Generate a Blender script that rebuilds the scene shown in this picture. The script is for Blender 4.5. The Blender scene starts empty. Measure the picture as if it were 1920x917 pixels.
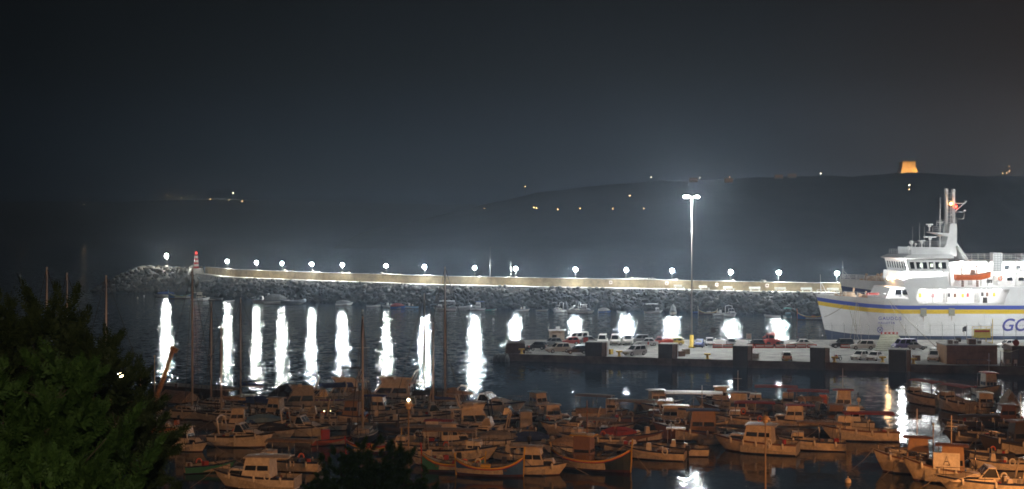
import bpy, bmesh, math, random
from mathutils import Vector, Matrix, noise
R = math.radians
S = bpy.context.scene
COL = S.collection
CH, F, HY = 23.0, 2400.0, 434.0          # camera height, focal length and horizon row in photo pixels

def at(px, py, z=0.0):
    Y = (CH - z) * F / (py - HY)
    return Vector(((px - 960) / F * Y, Y, z))

def atY(px, py, Y):
    return Vector(((px - 960) / F * Y, Y, CH - (py - HY) * Y / F))

# ------------------------------------------------------------------ materials
_M = {}
def mat(name, col, rough=.5, metal=0.0, var=.12, scale=3.0, spec=.5, emit=None, es=0.0, trans=0.0):
    if name in _M: return _M[name]
    m = bpy.data.materials.new(name); m.use_nodes = True
    nt = m.node_tree; b = nt.nodes['Principled BSDF']
    b.inputs['Roughness'].default_value = rough
    b.inputs['Metallic'].default_value = metal
    b.inputs['Specular IOR Level'].default_value = spec
    c = (col[0], col[1], col[2], 1)
    if var > 0:
        tc = nt.nodes.new('ShaderNodeTexCoord'); n = nt.nodes.new('ShaderNodeTexNoise')
        n.inputs['Scale'].default_value = scale; n.inputs['Detail'].default_value = 5
        n.inputs['Roughness'].default_value = .65
        r = nt.nodes.new('ShaderNodeMapRange'); r.inputs['From Min'].default_value = .3; r.inputs['From Max'].default_value = .7
        r.inputs['To Min'].default_value = 1 - var * 1.6; r.inputs['To Max'].default_value = 1 + var * .6
        mx = nt.nodes.new('ShaderNodeVectorMath'); mx.operation = 'SCALE'; mx.inputs[0].default_value = c[:3]
        nt.links.new(tc.outputs['Object'], n.inputs['Vector']); nt.links.new(n.outputs['Fac'], r.inputs['Value'])
        nt.links.new(r.outputs[0], mx.inputs['Scale']); nt.links.new(mx.outputs[0], b.inputs['Base Color'])
    else:
        b.inputs['Base Color'].default_value = c
    if emit:
        b.inputs['Emission Color'].default_value = (*emit, 1); b.inputs['Emission Strength'].default_value = es
    if trans: b.inputs['Transmission Weight'].default_value = trans
    _M[name] = m
    return m

def emit(name, col, strength):
    if name in _M: return _M[name]
    m = bpy.data.materials.new(name); m.use_nodes = True
    nt = m.node_tree; nt.nodes.clear()
    o = nt.nodes.new('ShaderNodeOutputMaterial'); e = nt.nodes.new('ShaderNodeEmission')
    e.inputs[0].default_value = (*col, 1); e.inputs[1].default_value = strength
    nt.links.new(e.outputs[0], o.inputs[0]); _M[name] = m
    return m

WHITE = mat('gelcoat_white', (.76, .75, .71), .35, var=.2, scale=2.2)
CREAM = mat('gelcoat_cream', (.66, .6, .5), .4, var=.22, scale=2.2)
GREYH = mat('gelcoat_grey', (.38, .38, .37), .45, var=.22)
NAVY = mat('paint_navy', (.02, .03, .08), .35)
BLUE = mat('paint_blue', (.04, .12, .38), .4)
SKYB = mat('paint_light_blue', (.22, .42, .62), .4)
GREEN = mat('paint_green', (.05, .25, .18), .45)
RED = mat('paint_red', (.42, .04, .03), .5)
ORANGE = mat('paint_orange', (.75, .16, .04), .5)
YELLOW = mat('paint_yellow', (.68, .46, .04), .5)
BROWN = mat('paint_brown', (.16, .08, .045), .55)
WOOD = mat('varnished_wood', (.24, .12, .05), .5, var=.35, scale=5)
ANTIF = mat('antifouling', (.09, .03, .025), .7)
DECKM = mat('deck_paint', (.45, .43, .38), .65, var=.3, scale=4)
BLACK = mat('black_rubber', (.015, .015, .016), .6)
DARK = mat('dark_paint', (.045, .04, .038), .55)
GLASS = mat('tinted_glass', (.01, .013, .016), .22, var=0, spec=.5)
STEEL = mat('stainless', (.55, .55, .55), .25, 1.0, var=.1)
ALU = mat('mast_aluminium', (.5, .47, .43), .5, 0, var=.15)
CANVB = mat('canvas_blue', (.03, .07, .25), .85)
CANVT = mat('canvas_tan', (.34, .27, .19), .85, var=.3)
CANVG = mat('canvas_grey', (.3, .31, .31), .85, var=.25)
CANVR = mat('canvas_red', (.36, .05, .035), .85, var=.25)
CANVN = mat('canvas_green', (.07, .3, .24), .85)
CANVD = mat('canvas_dark', (.035, .035, .04), .85)
PALEM = mat('mast_white', (.85, .83, .8), .5, var=.05)
GELC = mat('gelcoat_white_lit', (.86, .86, .84), .4, var=.06)  # white gelcoat made paler to stand for light on the breakwater boats
ROPE = mat('rope', (.25, .22, .17), .9)

# ------------------------------------------------------------------ mesh builder
class MB:
    def __init__(s): s.v = []; s.f = []; s.mi = []; s.sm = []
    def face(s, idx, m=0, sm=False): s.f.append(tuple(idx)); s.mi.append(m); s.sm.append(sm)
    def add(s, vs): b = len(s.v); s.v.extend(Vector(v) for v in vs); return b
    def quad(s, pts, m=0): b = s.add(pts); s.face(range(b, b + len(pts)), m)
    def box(s, c, size, rz=0, m=0, taper=(1, 1), shift=(0, 0), ry=0):
        x, y, z = [k / 2 for k in size]; M = Matrix.Rotation(rz, 3, 'Z') @ Matrix.Rotation(ry, 3, 'Y')
        vs = []
        for zz in (-z, z):
            tx, ty = taper if zz > 0 else (1, 1); sx, sy = shift if zz > 0 else (0, 0)
            for a, b in ((-1, -1), (1, -1), (1, 1), (-1, 1)):
                vs.append(Vector(c) + M @ Vector((a * x * tx + sx, b * y * ty + sy, zz)))
        b = s.add(vs)
        for q in ((3, 2, 1, 0), (4, 5, 6, 7), (0, 1, 5, 4), (1, 2, 6, 5), (2, 3, 7, 6), (3, 0, 4, 7)):
            s.face([b + k for k in q], m)
        return s
    def tube(s, p, q, r, n=6, r2=None, m=0):
        return s.path([p, q], [r, r if r2 is None else r2], n, m)
    def path(s, pts, r, n=6, m=0):
        pts = [Vector(p) for p in pts]
        rs = r if isinstance(r, (list, tuple)) else [r] * len(pts)
        rings = []
        for i, p in enumerate(pts):
            d = (pts[min(i + 1, len(pts) - 1)] - pts[max(i - 1, 0)]).normalized()
            u = d.cross(Vector((0, 0, 1)) if abs(d.z) < .9 else Vector((1, 0, 0))).normalized(); w = d.cross(u)
            rings.append([p + (u * math.cos(2 * math.pi * k / n) + w * math.sin(2 * math.pi * k / n)) * rs[i] for k in range(n)])
        s.loft(rings, m=m, sm=True)
        return s
    def loft(s, rings, m=0, closed=True, cap0=True, cap1=True, sm=False, mfun=None):
        n = len(rings[0]); bs = [s.add(r) for r in rings]
        for i in range(len(rings) - 1):
            for k in range(n if closed else n - 1):
                k2 = (k + 1) % n
                s.face((bs[i] + k, bs[i] + k2, bs[i + 1] + k2, bs[i + 1] + k), mfun(i, k) if mfun else m, sm)
        if cap0: s.face([bs[0] + k for k in range(n)][::-1], m)
        if cap1: s.face([bs[-1] + k for k in range(n)], m)
        return s
    def prism(s, prof, y0, y1, m=0):                      # profile in x,z extruded along y
        s.loft([[(x, y0, z) for x, z in prof], [(x, y1, z) for x, z in prof]], m=m); return s
    def lathe(s, c, prof, n=12, m=0, mfun=None):           # profile (r,z)
        c = Vector(c)
        s.loft([[c + Vector((r * math.cos(2 * math.pi * k / n), r * math.sin(2 * math.pi * k / n), z)) for k in range(n)] for r, z in prof], m=m, sm=True, mfun=mfun)
        return s
    def ball(s, c, r, n=10, k=6, sz=1.0, m=0):
        return s.lathe(c, [(max(r * math.sin(math.pi * i / k), .001), -r * sz * math.cos(math.pi * i / k)) for i in range(k + 1)], n, m)
    def torus(s, c, R_, r, axis='Y', n=12, k=6, m=0):
        c = Vector(c); rings = []
        for i in range(n + 1):
            a = 2 * math.pi * i / n; ring = []
            for j in range(k):
                b = 2 * math.pi * j / k; rr = R_ + r * math.cos(b)
                p = Vector((rr * math.cos(a), r * math.sin(b), rr * math.sin(a)))
                if axis == 'X': p = Vector((p.y, p.x, p.z))
                if axis == 'Z': p = Vector((p.x, p.z, p.y))
                ring.append(c + p)
            rings.append(ring)
        s.loft(rings, m=m, cap0=False, cap1=False, sm=True); return s
    def wheel(s, c, r, w, n=14, m=0):                       # axis y
        c = Vector(c)
        s.loft([[c + Vector((rr * math.cos(2 * math.pi * k / n), yy, rr * math.sin(2 * math.pi * k / n))) for k in range(n)]
                for rr, yy in ((r * .86, -w / 2), (r, -w * .35), (r, w * .35), (r * .86, w / 2))], m=m); return s
    def build(s, name, mats, parent=None, loc=None, rz=0):
        me = bpy.data.meshes.new(name); me.from_pydata([tuple(v) for v in s.v], [], s.f)
        if not isinstance(mats, (list, tuple)): mats = [mats]
        for m in mats: me.materials.append(m)
        me.polygons.foreach_set('material_index', s.mi); me.polygons.foreach_set('use_smooth', s.sm)
        bm = bmesh.new(); bm.from_mesh(me); bmesh.ops.recalc_face_normals(bm, faces=bm.faces); bm.to_mesh(me); bm.free()
        o = bpy.data.objects.new(name, me); COL.objects.link(o)
        if parent: o.parent = parent
        if loc is not None: o.location = loc
        if rz: o.rotation_euler = (0, 0, rz)
        return o

def tag(o, label=None, cat=None, group=None, kind=None):
    if label: o['label'] = label
    if cat: o['category'] = cat
    if group: o['group'] = group
    if kind: o['kind'] = kind
    return o

def thing(name, label, cat, loc=(0, 0, 0), rz=0, group=None):
    o = bpy.data.objects.new(name, None); COL.objects.link(o); o.empty_display_size = .3
    o.location = loc; o.rotation_euler = (0, 0, rz)
    return tag(o, label, cat, group)

def copy_tree(o, parent=None):
    c = o.copy(); COL.objects.link(c); c.parent = parent
    for ch in list(o.children): copy_tree(ch, c)
    return c

def lerp(a, b, t): return a + (b - a) * t
def interp(tab, x):
    if x <= tab[0][0]: return tab[0][1]
    for (a, va), (b, vb) in zip(tab, tab[1:]):
        if x <= b: return lerp(va, vb, (x - a) / (b - a))
    return tab[-1][1]

def inset_panes(mb, q, n=1, mx=.1, my=.14, off=.012, gap=.05, centre=None):
    """n panes inside quad q (bottom-left, bottom-right, top-right, top-left), a little proud of it"""
    q = [Vector(p) for p in q]; nn = (q[1] - q[0]).cross(q[3] - q[0]).normalized()
    if centre is not None and nn.dot((q[0] + q[2]) / 2 - Vector(centre)) < 0: nn = -nn
    def P(u, v): return lerp(lerp(q[0], q[1], u), lerp(q[3], q[2], u), v) + nn * off
    w = (1 - 2 * mx + gap) / n
    for i in range(n):
        u0 = mx + i * w; u1 = u0 + w - gap
        mb.quad([P(u0, my), P(u1, my), P(u1, 1 - my), P(u0, 1 - my)])

def cabin(parent, name, x0, x1, w0, z0, z1, rf=0.0, rb=0.0, tum=.1, m=WHITE, wins=(1, 2, 1), w1=None, glass=GLASS, my=(.2, .18), wb=1):
    """house narrowing to its roof: x0 rear, x1 front, rf/rb rake of front/rear at the top; windows as children"""
    w1 = w0 - tum * 2 if w1 is None else w1
    B = [(x0, -w0 / 2, z0), (x1, -w0 / 2, z0), (x1, w0 / 2, z0), (x0, w0 / 2, z0)]
    T = [(x0 + rb, -w1 / 2, z1), (x1 - rf, -w1 / 2, z1), (x1 - rf, w1 / 2, z1), (x0 + rb, w1 / 2, z1)]
    mb = MB(); mb.loft([B, T]); o = mb.build(name, m, parent)
    c = ((x0 + x1) / 2, 0, (z0 + z1) / 2)
    fr = (B[1], B[2], T[2], T[1]); s1 = (B[0], B[1], T[1], T[0]); s2 = (B[2], B[3], T[3], T[2]); bk = (B[3], B[0], T[0], T[3])
    for q, n in ((fr, wins[0]), (s1, wins[1]), (s2, wins[1]), (bk, wins[2])):
        if n:
            g = MB(); inset_panes(g, q, n, .07, my[0], centre=c); g.build('window', glass, o)
    return o
HAZE = 3.4e-4; SODI = 60; FILL = 60; WAVE = .29
# ------------------------------------------------------------------ camera, world, moon, air
cam = bpy.data.cameras.new('camera'); co = bpy.data.objects.new('camera', cam); COL.objects.link(co)
co.location = (0, 0, CH); co.rotation_euler = (R(90), 0, 0)
cam.sensor_width = 36; cam.lens = 36 * F / 1920; cam.shift_y = -(458.5 - HY) / 1920
cam.clip_start = .5; cam.clip_end = 20000
S.camera = co

W = bpy.data.worlds.new('World'); S.world = W; W.use_nodes = True
nt = W.node_tree; nt.nodes.clear(); N = nt.nodes.new; L = nt.links.new
out = N('ShaderNodeOutputWorld'); bg = N('ShaderNodeBackground'); tc = N('ShaderNodeTexCoord'); sep = N('ShaderNodeSeparateXYZ')
L(tc.outputs['Generated'], sep.inputs[0])
el = N('ShaderNodeValToRGB')                     # town glow low down, near-black zenith
e = el.color_ramp.elements
e[0].position = 0; e[0].color = (.0190, .0275, .0370, 1); e[1].position = 1; e[1].color = (.0012, .0013, .0016, 1)
for p, c in ((.05, (.0135, .0180, .0235)), (.12, (.0048, .0052, .0060)), (.19, (.0022, .0022, .0024))):
    k = e.new(p); k.color = (*c, 1)
L(sep.outputs['Z'], el.inputs[0])
az = N('ShaderNodeMapRange'); az.inputs['From Min'].default_value = -.42; az.inputs['From Max'].default_value = .42
L(sep.outputs['X'], az.inputs['Value'])
ar = N('ShaderNodeValToRGB'); a = ar.color_ramp.elements
a[0].position = 0; a[0].color = (.05, .09, .12, 1); a[1].position = 1; a[1].color = (2.5, 1.5, 1.0, 1)
k = a.new(.38); k.color = (.28, .36, .43, 1)
k = a.new(.72); k.color = (.85, .84, .86, 1)
L(az.outputs[0], ar.inputs[0])
mul = N('ShaderNodeMix'); mul.data_type = 'RGBA'; mul.blend_type = 'MULTIPLY'; mul.inputs['Factor'].default_value = 1
L(el.outputs[0], mul.inputs[6]); L(ar.outputs[0], mul.inputs[7])
sky = N('ShaderNodeTexSky'); sky.sky_type = 'NISHITA'; sky.sun_disc = False
sky.sun_elevation = R(-5); sky.sun_rotation = R(250)
sk = N('ShaderNodeVectorMath'); sk.operation = 'SCALE'; sk.inputs['Scale'].default_value = .002
L(sky.outputs[0], sk.inputs[0])
ad = N('ShaderNodeVectorMath'); ad.operation = 'ADD'
L(mul.outputs[2], ad.inputs[0]); L(sk.outputs[0], ad.inputs[1])
L(ad.outputs[0], bg.inputs[0]); bg.inputs[1].default_value = 1.0; L(bg.outputs[0], out.inputs[0])

S.view_settings.view_transform = 'Standard'; S.view_settings.look = 'None'
S.view_settings.exposure = 1.1; S.view_settings.gamma = 1
cy = S.cycles
cy.use_denoising = True
cy.max_bounces = 6; cy.diffuse_bounces = 2; cy.glossy_bounces = 3; cy.transmission_bounces = 2; cy.volume_bounces = 0
cy.sample_clamp_indirect = 4; cy.use_light_tree = True; cy.caustics_reflective = False; cy.caustics_refractive = False
cy.filter_width = 1.7

# moon, very faint
sl = bpy.data.lights.new('moon', 'SUN'); sl.energy = .012; sl.angle = R(.5); sl.color = (.8, .88, 1)
so = bpy.data.objects.new('moon', sl); COL.objects.link(so); so.rotation_euler = (R(35), 0, R(40))

def haze(density):
    mb = MB(); mb.box((0, 2300, 75), (5400, 4800, 166))
    m = bpy.data.materials.new('haze_air'); m.use_nodes = True; t = m.node_tree; t.nodes.clear()
    o = t.nodes.new('ShaderNodeOutputMaterial'); v = t.nodes.new('ShaderNodeVolumePrincipled')
    v.inputs['Color'].default_value = (.66, .80, 1.0, 1); v.inputs['Density'].default_value = density
    v.inputs['Anisotropy'].default_value = .74
    t.links.new(v.outputs[0], o.inputs['Volume'])
    tag(mb.build('haze', m), kind='stuff')

# ------------------------------------------------------------------ sea
m = bpy.data.materials.new('sea_water'); m.use_nodes = True; t = m.node_tree; t.nodes.clear(); N = t.nodes.new; L = t.links.new
o = N('ShaderNodeOutputMaterial'); df = N('ShaderNodeBsdfDiffuse'); gl = N('ShaderNodeBsdfGlossy'); mx = N('ShaderNodeMixShader'); fr = N('ShaderNodeFresnel')
gl.distribution = 'BECKMANN'
df.inputs[0].default_value = (.005, .019, .036, 1); gl.inputs['Color'].default_value = (.92, .95, .97, 1); fr.inputs[0].default_value = 1.333
tc = N('ShaderNodeTexCoord'); ge = N('ShaderNodeNewGeometry')
sy = N('ShaderNodeSeparateXYZ'); L(tc.outputs['Object'], sy.inputs[0])
n2 = N('ShaderNodeTexNoise'); n2.inputs['Scale'].default_value = .02; n2.inputs['Detail'].default_value = 3; L(tc.outputs['Object'], n2.inputs['Vector'])
# the marina is sheltered: rougher water outside the quay, calmer by the moorings
shf = N('ShaderNodeMapRange'); shf.inputs['From Min'].default_value = -14; shf.inputs['From Max'].default_value = 8; shf.inputs['To Min'].default_value = 0; shf.inputs['To Max'].default_value = 75
L(sy.outputs['X'], shf.inputs['Value']); yef = N('ShaderNodeMath'); yef.operation = 'SUBTRACT'; L(sy.outputs['Y'], yef.inputs[0]); L(shf.outputs[0], yef.inputs[1])
def calm(lo, hi, a=140, b=190):
    r = N('ShaderNodeMapRange'); r.inputs['From Min'].default_value = a; r.inputs['From Max'].default_value = b
    r.inputs['To Min'].default_value = lo; r.inputs['To Max'].default_value = hi; L(yef.outputs[0], r.inputs['Value']); return r
ra = N('ShaderNodeMath'); ra.operation = 'MULTIPLY_ADD'; L(n2.outputs['Fac'], ra.inputs[0]); ra.inputs[1].default_value = .04
L(calm(.10, .11).outputs[0], ra.inputs[2]); L(ra.outputs[0], gl.inputs['Roughness'])
# wavelets: the slope of the surface comes from two noise fields
def wave(scale, det):
    mp = N('ShaderNodeMapping'); mp.inputs['Scale'].default_value = (scale * 1.1, scale, 1); L(tc.outputs['Object'], mp.inputs[0])
    n = N('ShaderNodeTexNoise'); n.inputs['Scale'].default_value = 1; n.inputs['Detail'].default_value = det; n.inputs['Roughness'].default_value = .6; L(mp.outputs[0], n.inputs['Vector'])
    v = N('ShaderNodeVectorMath'); v.operation = 'SUBTRACT'; v.inputs[1].default_value = (.5, .5, .5); L(n.outputs['Color'], v.inputs[0]); return v
w1 = wave(.5, 2); w2 = wave(1.3, 1)
sm = N('ShaderNodeVectorMath'); sm.operation = 'ADD'; L(w1.outputs[0], sm.inputs[0]); L(w2.outputs[0], sm.inputs[1])
fl_ = N('ShaderNodeVectorMath'); fl_.operation = 'MULTIPLY'; fl_.inputs[1].default_value = (1, 1, 0); L(sm.outputs[0], fl_.inputs[0])
sc = N('ShaderNodeVectorMath'); sc.operation = 'SCALE'; L(fl_.outputs[0], sc.inputs[0]); cx = N('ShaderNodeMapRange'); cx.inputs['From Min'].default_value = -30; cx.inputs['From Max'].default_value = 30; cx.inputs['To Min'].default_value = 1; cx.inputs['To Max'].default_value = 2.3
L(sy.outputs['X'], cx.inputs['Value'])
cm = N('ShaderNodeMath'); cm.operation = 'MULTIPLY'; L(calm(.03, WAVE).outputs[0], cm.inputs[0]); L(cx.outputs[0], cm.inputs[1]); L(cm.outputs[0], sc.inputs['Scale'])
nn = N('ShaderNodeVectorMath'); nn.operation = 'ADD'; nn.inputs[1].default_value = (0, 0, 1); L(sc.outputs[0], nn.inputs[0])
nz = N('ShaderNodeVectorMath'); nz.operation = 'NORMALIZE'; L(nn.outputs[0], nz.inputs[0])
for q in (df, gl, fr): L(nz.outputs[0], q.inputs['Normal'])
L(fr.outputs[0], mx.inputs[0]); L(df.outputs[0], mx.inputs[1]); L(gl.outputs[0], mx.inputs[2]); L(mx.outputs[0], o.inputs[0])
SEA = m
mb = MB(); mb.quad([(-2600, 60, 0), (2600, 60, 0), (2600, 4650, 0), (-2600, 4650, 0)])
tag(mb.build('sea', SEA), kind='structure')

# ------------------------------------------------------------------ hillside below the viewpoint and the promenade
def ground_mat(name, col, scale, var=.4, bump=.3):
    m = mat(name, col, .9, var=var, scale=scale, spec=.2)
    nt = m.node_tree; n = nt.nodes.new('ShaderNodeTexNoise'); n.inputs['Scale'].default_value = scale * 3; n.inputs['Detail'].default_value = 6
    b = nt.nodes.new('ShaderNodeBump'); b.inputs['Strength'].default_value = bump; b.inputs['Distance'].default_value = .1
    tc = nt.nodes.new('ShaderNodeTexCoord'); nt.links.new(tc.outputs['Object'], n.inputs['Vector'])
    nt.links.new(n.outputs['Fac'], b.inputs['Height']); nt.links.new(b.outputs[0], nt.nodes['Principled BSDF'].inputs['Normal'])
    return m
CONC = ground_mat('quay_concrete', (.34, .33, .31), .35, .3, .2)
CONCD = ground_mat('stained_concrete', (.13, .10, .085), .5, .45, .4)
EARTH = ground_mat('dry_hillside', (.10, .085, .05), .5, .4, .6)
LIMEW = ground_mat('limestone_wall', (.42, .32, .175), .5, .28, .4)
LIMEK = ground_mat('limestone_walkway', (.5, .47, .4), .5, .25, .3)
ROCK = ground_mat('armour_rock', (.115, .105, .09), .6, .45, .8)
nt = ROCK.node_tree; bs_ = nt.nodes['Principled BSDF']; lk = bs_.inputs['Base Color'].links[0].from_socket      # wet, weedy band along the waterline
ge = nt.nodes.new('ShaderNodeNewGeometry'); sz = nt.nodes.new('ShaderNodeSeparateXYZ'); mr = nt.nodes.new('ShaderNodeMapRange'); vm = nt.nodes.new('ShaderNodeVectorMath'); vm.operation = 'SCALE'
mr.inputs['From Min'].default_value = .3; mr.inputs['From Max'].default_value = 1.1; mr.inputs['To Min'].default_value = .3; mr.inputs['To Max'].default_value = 1
nt.links.new(ge.outputs['Position'], sz.inputs[0]); nt.links.new(sz.outputs['Z'], mr.inputs['Value']); nt.links.new(lk, vm.inputs[0]); nt.links.new(mr.outputs[0], vm.inputs['Scale']); nt.links.new(vm.outputs[0], bs_.inputs['Base Color'])
def hill_z(x, y):
    z = 21.2 - .245 * max(y, 0) + (.35 * noise.noise(Vector((x * .15, y * .15, 3))) if y > 3 else 0)
    return max(z, 1.1)
mb = MB(); nx, ny = 60, 46
for j in range(ny):
    for i in range(nx):
        x = -150 + 300 * i / (nx - 1); y = -40 + 126 * j / (ny - 1); mb.v.append(Vector((x, y, hill_z(x, y))))
for j in range(ny - 1):
    for i in range(nx - 1): mb.face((j * nx + i, j * nx + i + 1, (j + 1) * nx + i + 1, (j + 1) * nx + i), 0, True)
tag(mb.build('hillside', EARTH), kind='structure')
mb = MB(); mb.box((0, 92, -.2), (300, 17, 3.3)); tag(mb.build('promenade', CONC), kind='structure')

# ------------------------------------------------------------------ far coast (Comino and beyond)
def ridge(name, tab, Y0, depth, seed, col):
    mb = MB(); xs = [tab[0][0] + (tab[-1][0] - tab[0][0]) * i / 140 for i in range(141)]; rows = 9
    for j in range(rows):
        t = j / (rows - 1)
        for px in xs:
            top = atY(px, interp(tab, px) + 2.5 * noise.noise(Vector((px * .02, seed, 0))), Y0 + depth * .6).z
            prof = math.sin(min(t / .62, 1) * math.pi / 2) ** 1.3 if t < .62 else 1 - .5 * (t - .62) / .38
            Y = Y0 + depth * t
            mb.v.append(Vector(((px - 960) / F * (Y0 + depth * .6), Y, -.5 + (top + .5) * prof + (noise.noise(Vector((px * .05, t * 6, seed))) * top * .05 if 0 < t < .5 else 0))))
    n = len(xs)
    for j in range(rows - 1):
        for i in range(n - 1): mb.face((j * n + i, j * n + i + 1, (j + 1) * n + i + 1, (j + 1) * n + i), 0, True)
    return tag(mb.build(name, ground_mat('scrub_' + name, col, .02, .4, 0)), kind='structure')
ridge('island', [(700, 432), (850, 395), (1000, 362), (1130, 345), (1230, 337), (1330, 335), (1430, 330), (1560, 327), (1600, 330), (1650, 327), (1690, 322), (1730, 322), (1790, 327), (1920, 329), (2150, 340)], 1750, 900, 1.7, (.06, .06, .05))
ridge('far_coast', [(-250, 384), (0, 376), (200, 378), (420, 372), (700, 380), (1000, 385), (1400, 380), (2200, 385)], 3500, 800, 5.1, (.05, .055, .05))

# watchtower on the island, floodlit
p = atY(1701, 322, 2290)
tw = thing('watchtower', 'square limestone watchtower floodlit orange on the island hilltop', 'tower', (p.x, p.y, p.z - 3))
s = 2290 / F
mb = MB(); mb.box((0, 0, 4.5), (31 * s, 28 * s, 9), taper=(.88, .88)); mb.build('battered_base', LIMEW, tw)
mb = MB(); mb.box((0, 0, 9 + 5.5), (23.5 * s, 22 * s, 11))
for k in (-1, 1):
    mb.box((k * 9.6 * s, -9 * s, 15.2), (5 * s, 5 * s, 13))
mb.build('keep', LIMEW, tw)
mb = MB(); mb.box((0, 0, 20.5), (24.5 * s, 23 * s, .8)); mb.build('cornice', LIMEW, tw)
for k in (-.5, .5): mb = MB(); mb.box((k * 9 * s, -11.05 * s, 14), (1.3, .3, 2)); mb.build('window', DARK, tw)
for k in range(3):
    lp = thing('floodlight', 'floodlight at the foot of the island watchtower', 'floodlight', (p.x + (k - 1) * 15, p.y - 27, p.z - 1.5), group='floodlights lighting the watchtower')
    mb = MB(); mb.box((0, 0, .4), (.9, .5, .8)); mb.build('housing', DARK, lp)
    ld = bpy.data.lights.new('flood', 'SPOT'); ld.energy = 23000; ld.color = (1, .55, .18); ld.spot_size = R(100); ld.spot_blend = .5; ld.shadow_soft_size = .3
    lo = bpy.data.objects.new('flood', ld); COL.objects.link(lo); lo.parent = lp; lo.location = (0, .6, 1.2); lo.rotation_euler = (R(115), 0, 0)

# distant street lamps and lit houses
FARO = emit('far_sodium_glow', (1, .5, .18), 20); FARW = emit('far_white_glow', (1, .85, .6), 20)
for k, (px, py, w) in enumerate([(1181, 367, 0), (1221, 332, 1), (1312, 333, 1), (1457, 329, 0), (1482, 327, 0), (1539, 325, 1), (1705, 347, 1), (1705, 355, 0),
        (1892, 312, 0), (1893, 321, 0), (1880, 325, 0), (1888, 324, 0), (1001, 389, 0), (1006, 390, 0), (1046, 393, 0), (1088, 391, 0), (1149, 391, 0), (1207, 391, 0),
        (908, 391, 0), (157, 383, 1), (159, 378, 0), (437, 362, 1), (430, 375, 0), (455, 378, 0), (340, 371, 0), (347, 369, 0), (353, 369, 0), (360, 367, 0), (314, 366, 0), (42, 387, 0), (320, 369, 0), (393, 374, 0), (985, 350, 0), (1368, 332, 0)]):
    isl = px > 840; Y = (1720 if py > 340 else 2080) if isl else 3460
    p = atY(px, py, Y); r = (.5 if isl else .48) * (1.25 if w else .8)
    o = thing('street_lamp', ('tiny orange' if not w else 'tiny bright') + (' lamp on the dark slope of the island' if isl else ' lamp on the far dark shore across the sea'), 'street lamp', (p.x, p.y, p.z - 5), group='lamps on the island' if isl else 'lamps on the far shore')
    mb = MB(); mb.tube((0, 0, -3), (0, 0, 4.6), .12, 5); mb.build('pole', DARK, o)
    mb = MB(); mb.ball((0, 0, 5), r, 8, 5); mb.build('lamp', (FARW if w else FARO) if isl else emit('far_shore_glow_%d' % w, (1, .8, .5) if w else (1, .55, .22), 95), o)
for px, py, lab in ((1300, 337, 'low lit house beneath the bright lamp on the island ridge'), (1460, 331, 'lit house on the island ridge, the wider of the two glowing together'), (1485, 329, 'lit house on the island ridge nearest the watchtower side of its pair'), (1366, 338, 'dim house on the slope just under the island ridge')):
    p = atY(px, py, 2070); h = thing('house', lab, 'house', (p.x, p.y, p.z - 2))
    mb = MB(); mb.box((0, 0, 1.5), (13, 7, 7)); mb.build('wall', LIMEW, h)
    mb = MB(); mb.box((0, 0, 5.2), (13.4, 7.4, .4)); mb.build('roof', CONC, h)
    for k in (-1, 0, 1):
        mb = MB(); mb.quad([(k * 4 - 1, -3.55, 1), (k * 4 + 1, -3.55, 1), (k * 4 + 1, -3.55, 3), (k * 4 - 1, -3.55, 3)])
        mb.build('window', emit('lit_window', (1, .38, .12), .35), h)
# ------------------------------------------------------------------ breakwater
# wall line: photo column -> (distance, walkway height)
BW = [(360, 497, 7.05), (385, 489, 7.0), (440, 454.6, 6.9), (600, 425, 6.8), (724, 410, 6.72), (796, 400, 6.65), (940, 390, 6.5), (1079, 384, 6.35), (1260, 377, 6.2), (1370, 367, 6.1), (1569, 359, 6.0), (1800, 352, 6.0), (2050, 347, 6.0)]
def bw(px):
    Y = interp([(a, b) for a, b, c in BW], px); hb = interp([(a, c) for a, b, c in BW], px)
    return Vector(((px - 960) / F * Y, Y, hb))
pts = []
for i in range(121):
    pts.append(bw(385 + (2050 - 385) * i / 120))
def offs(d):                                             # polyline shifted towards the harbour by d
    r = []
    for i, p in enumerate(pts):
        a = pts[max(i - 2, 0)]; b = pts[min(i + 2, len(pts) - 1)]
        t = (b - a); t.z = 0; t.normalize(); n = Vector((t.y, -t.x, 0))
        if n.y > 0: n = -n
        r.append(p + n * d)
    return r
WH = 2.42
# inner (d=0) face of the wall; lamps stand on the wall
mb = MB(); A = offs(0); B = offs(-1.0)
mb.loft([[A[i] + Vector((0, 0, -.3)), A[i] + Vector((0, 0, WH)), B[i] + Vector((0, 0, WH)), B[i] + Vector((0, 0, -.3))] for i in range(len(pts))])
w_ = tag(mb.build('breakwater_wall', LIMEW), 'long ochre limestone parapet wall running along the breakwater under the lamps', 'wall')
mb = MB(); C = offs(.06); D = offs(-1.06)
mb.loft([[C[i] + Vector((0, 0, WH + .004)), C[i] + Vector((0, 0, WH + .16)), D[i] + Vector((0, 0, WH + .16)), D[i] + Vector((0, 0, WH + .004))] for i in range(len(pts))])
mb.build('coping', LIMEK, w_)
mb = MB(); E_ = offs(3.6); G = offs(-8); H_ = offs(-20); T_ = offs(10)
mb.loft([[A[i] + Vector((0, 0, 0)), E_[i], Vector((T_[i].x, T_[i].y, -1.2)), Vector((H_[i].x, H_[i].y, -1.2)), G[i] + Vector((0, 0, -.8)), B[i] + Vector((0, 0, -.1))] for i in range(len(pts))],
        mfun=lambda i, k: 0 if k in (0, 5) else 1)
tag(mb.build('breakwater', [LIMEK, ROCK]), kind='structure')
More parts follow.
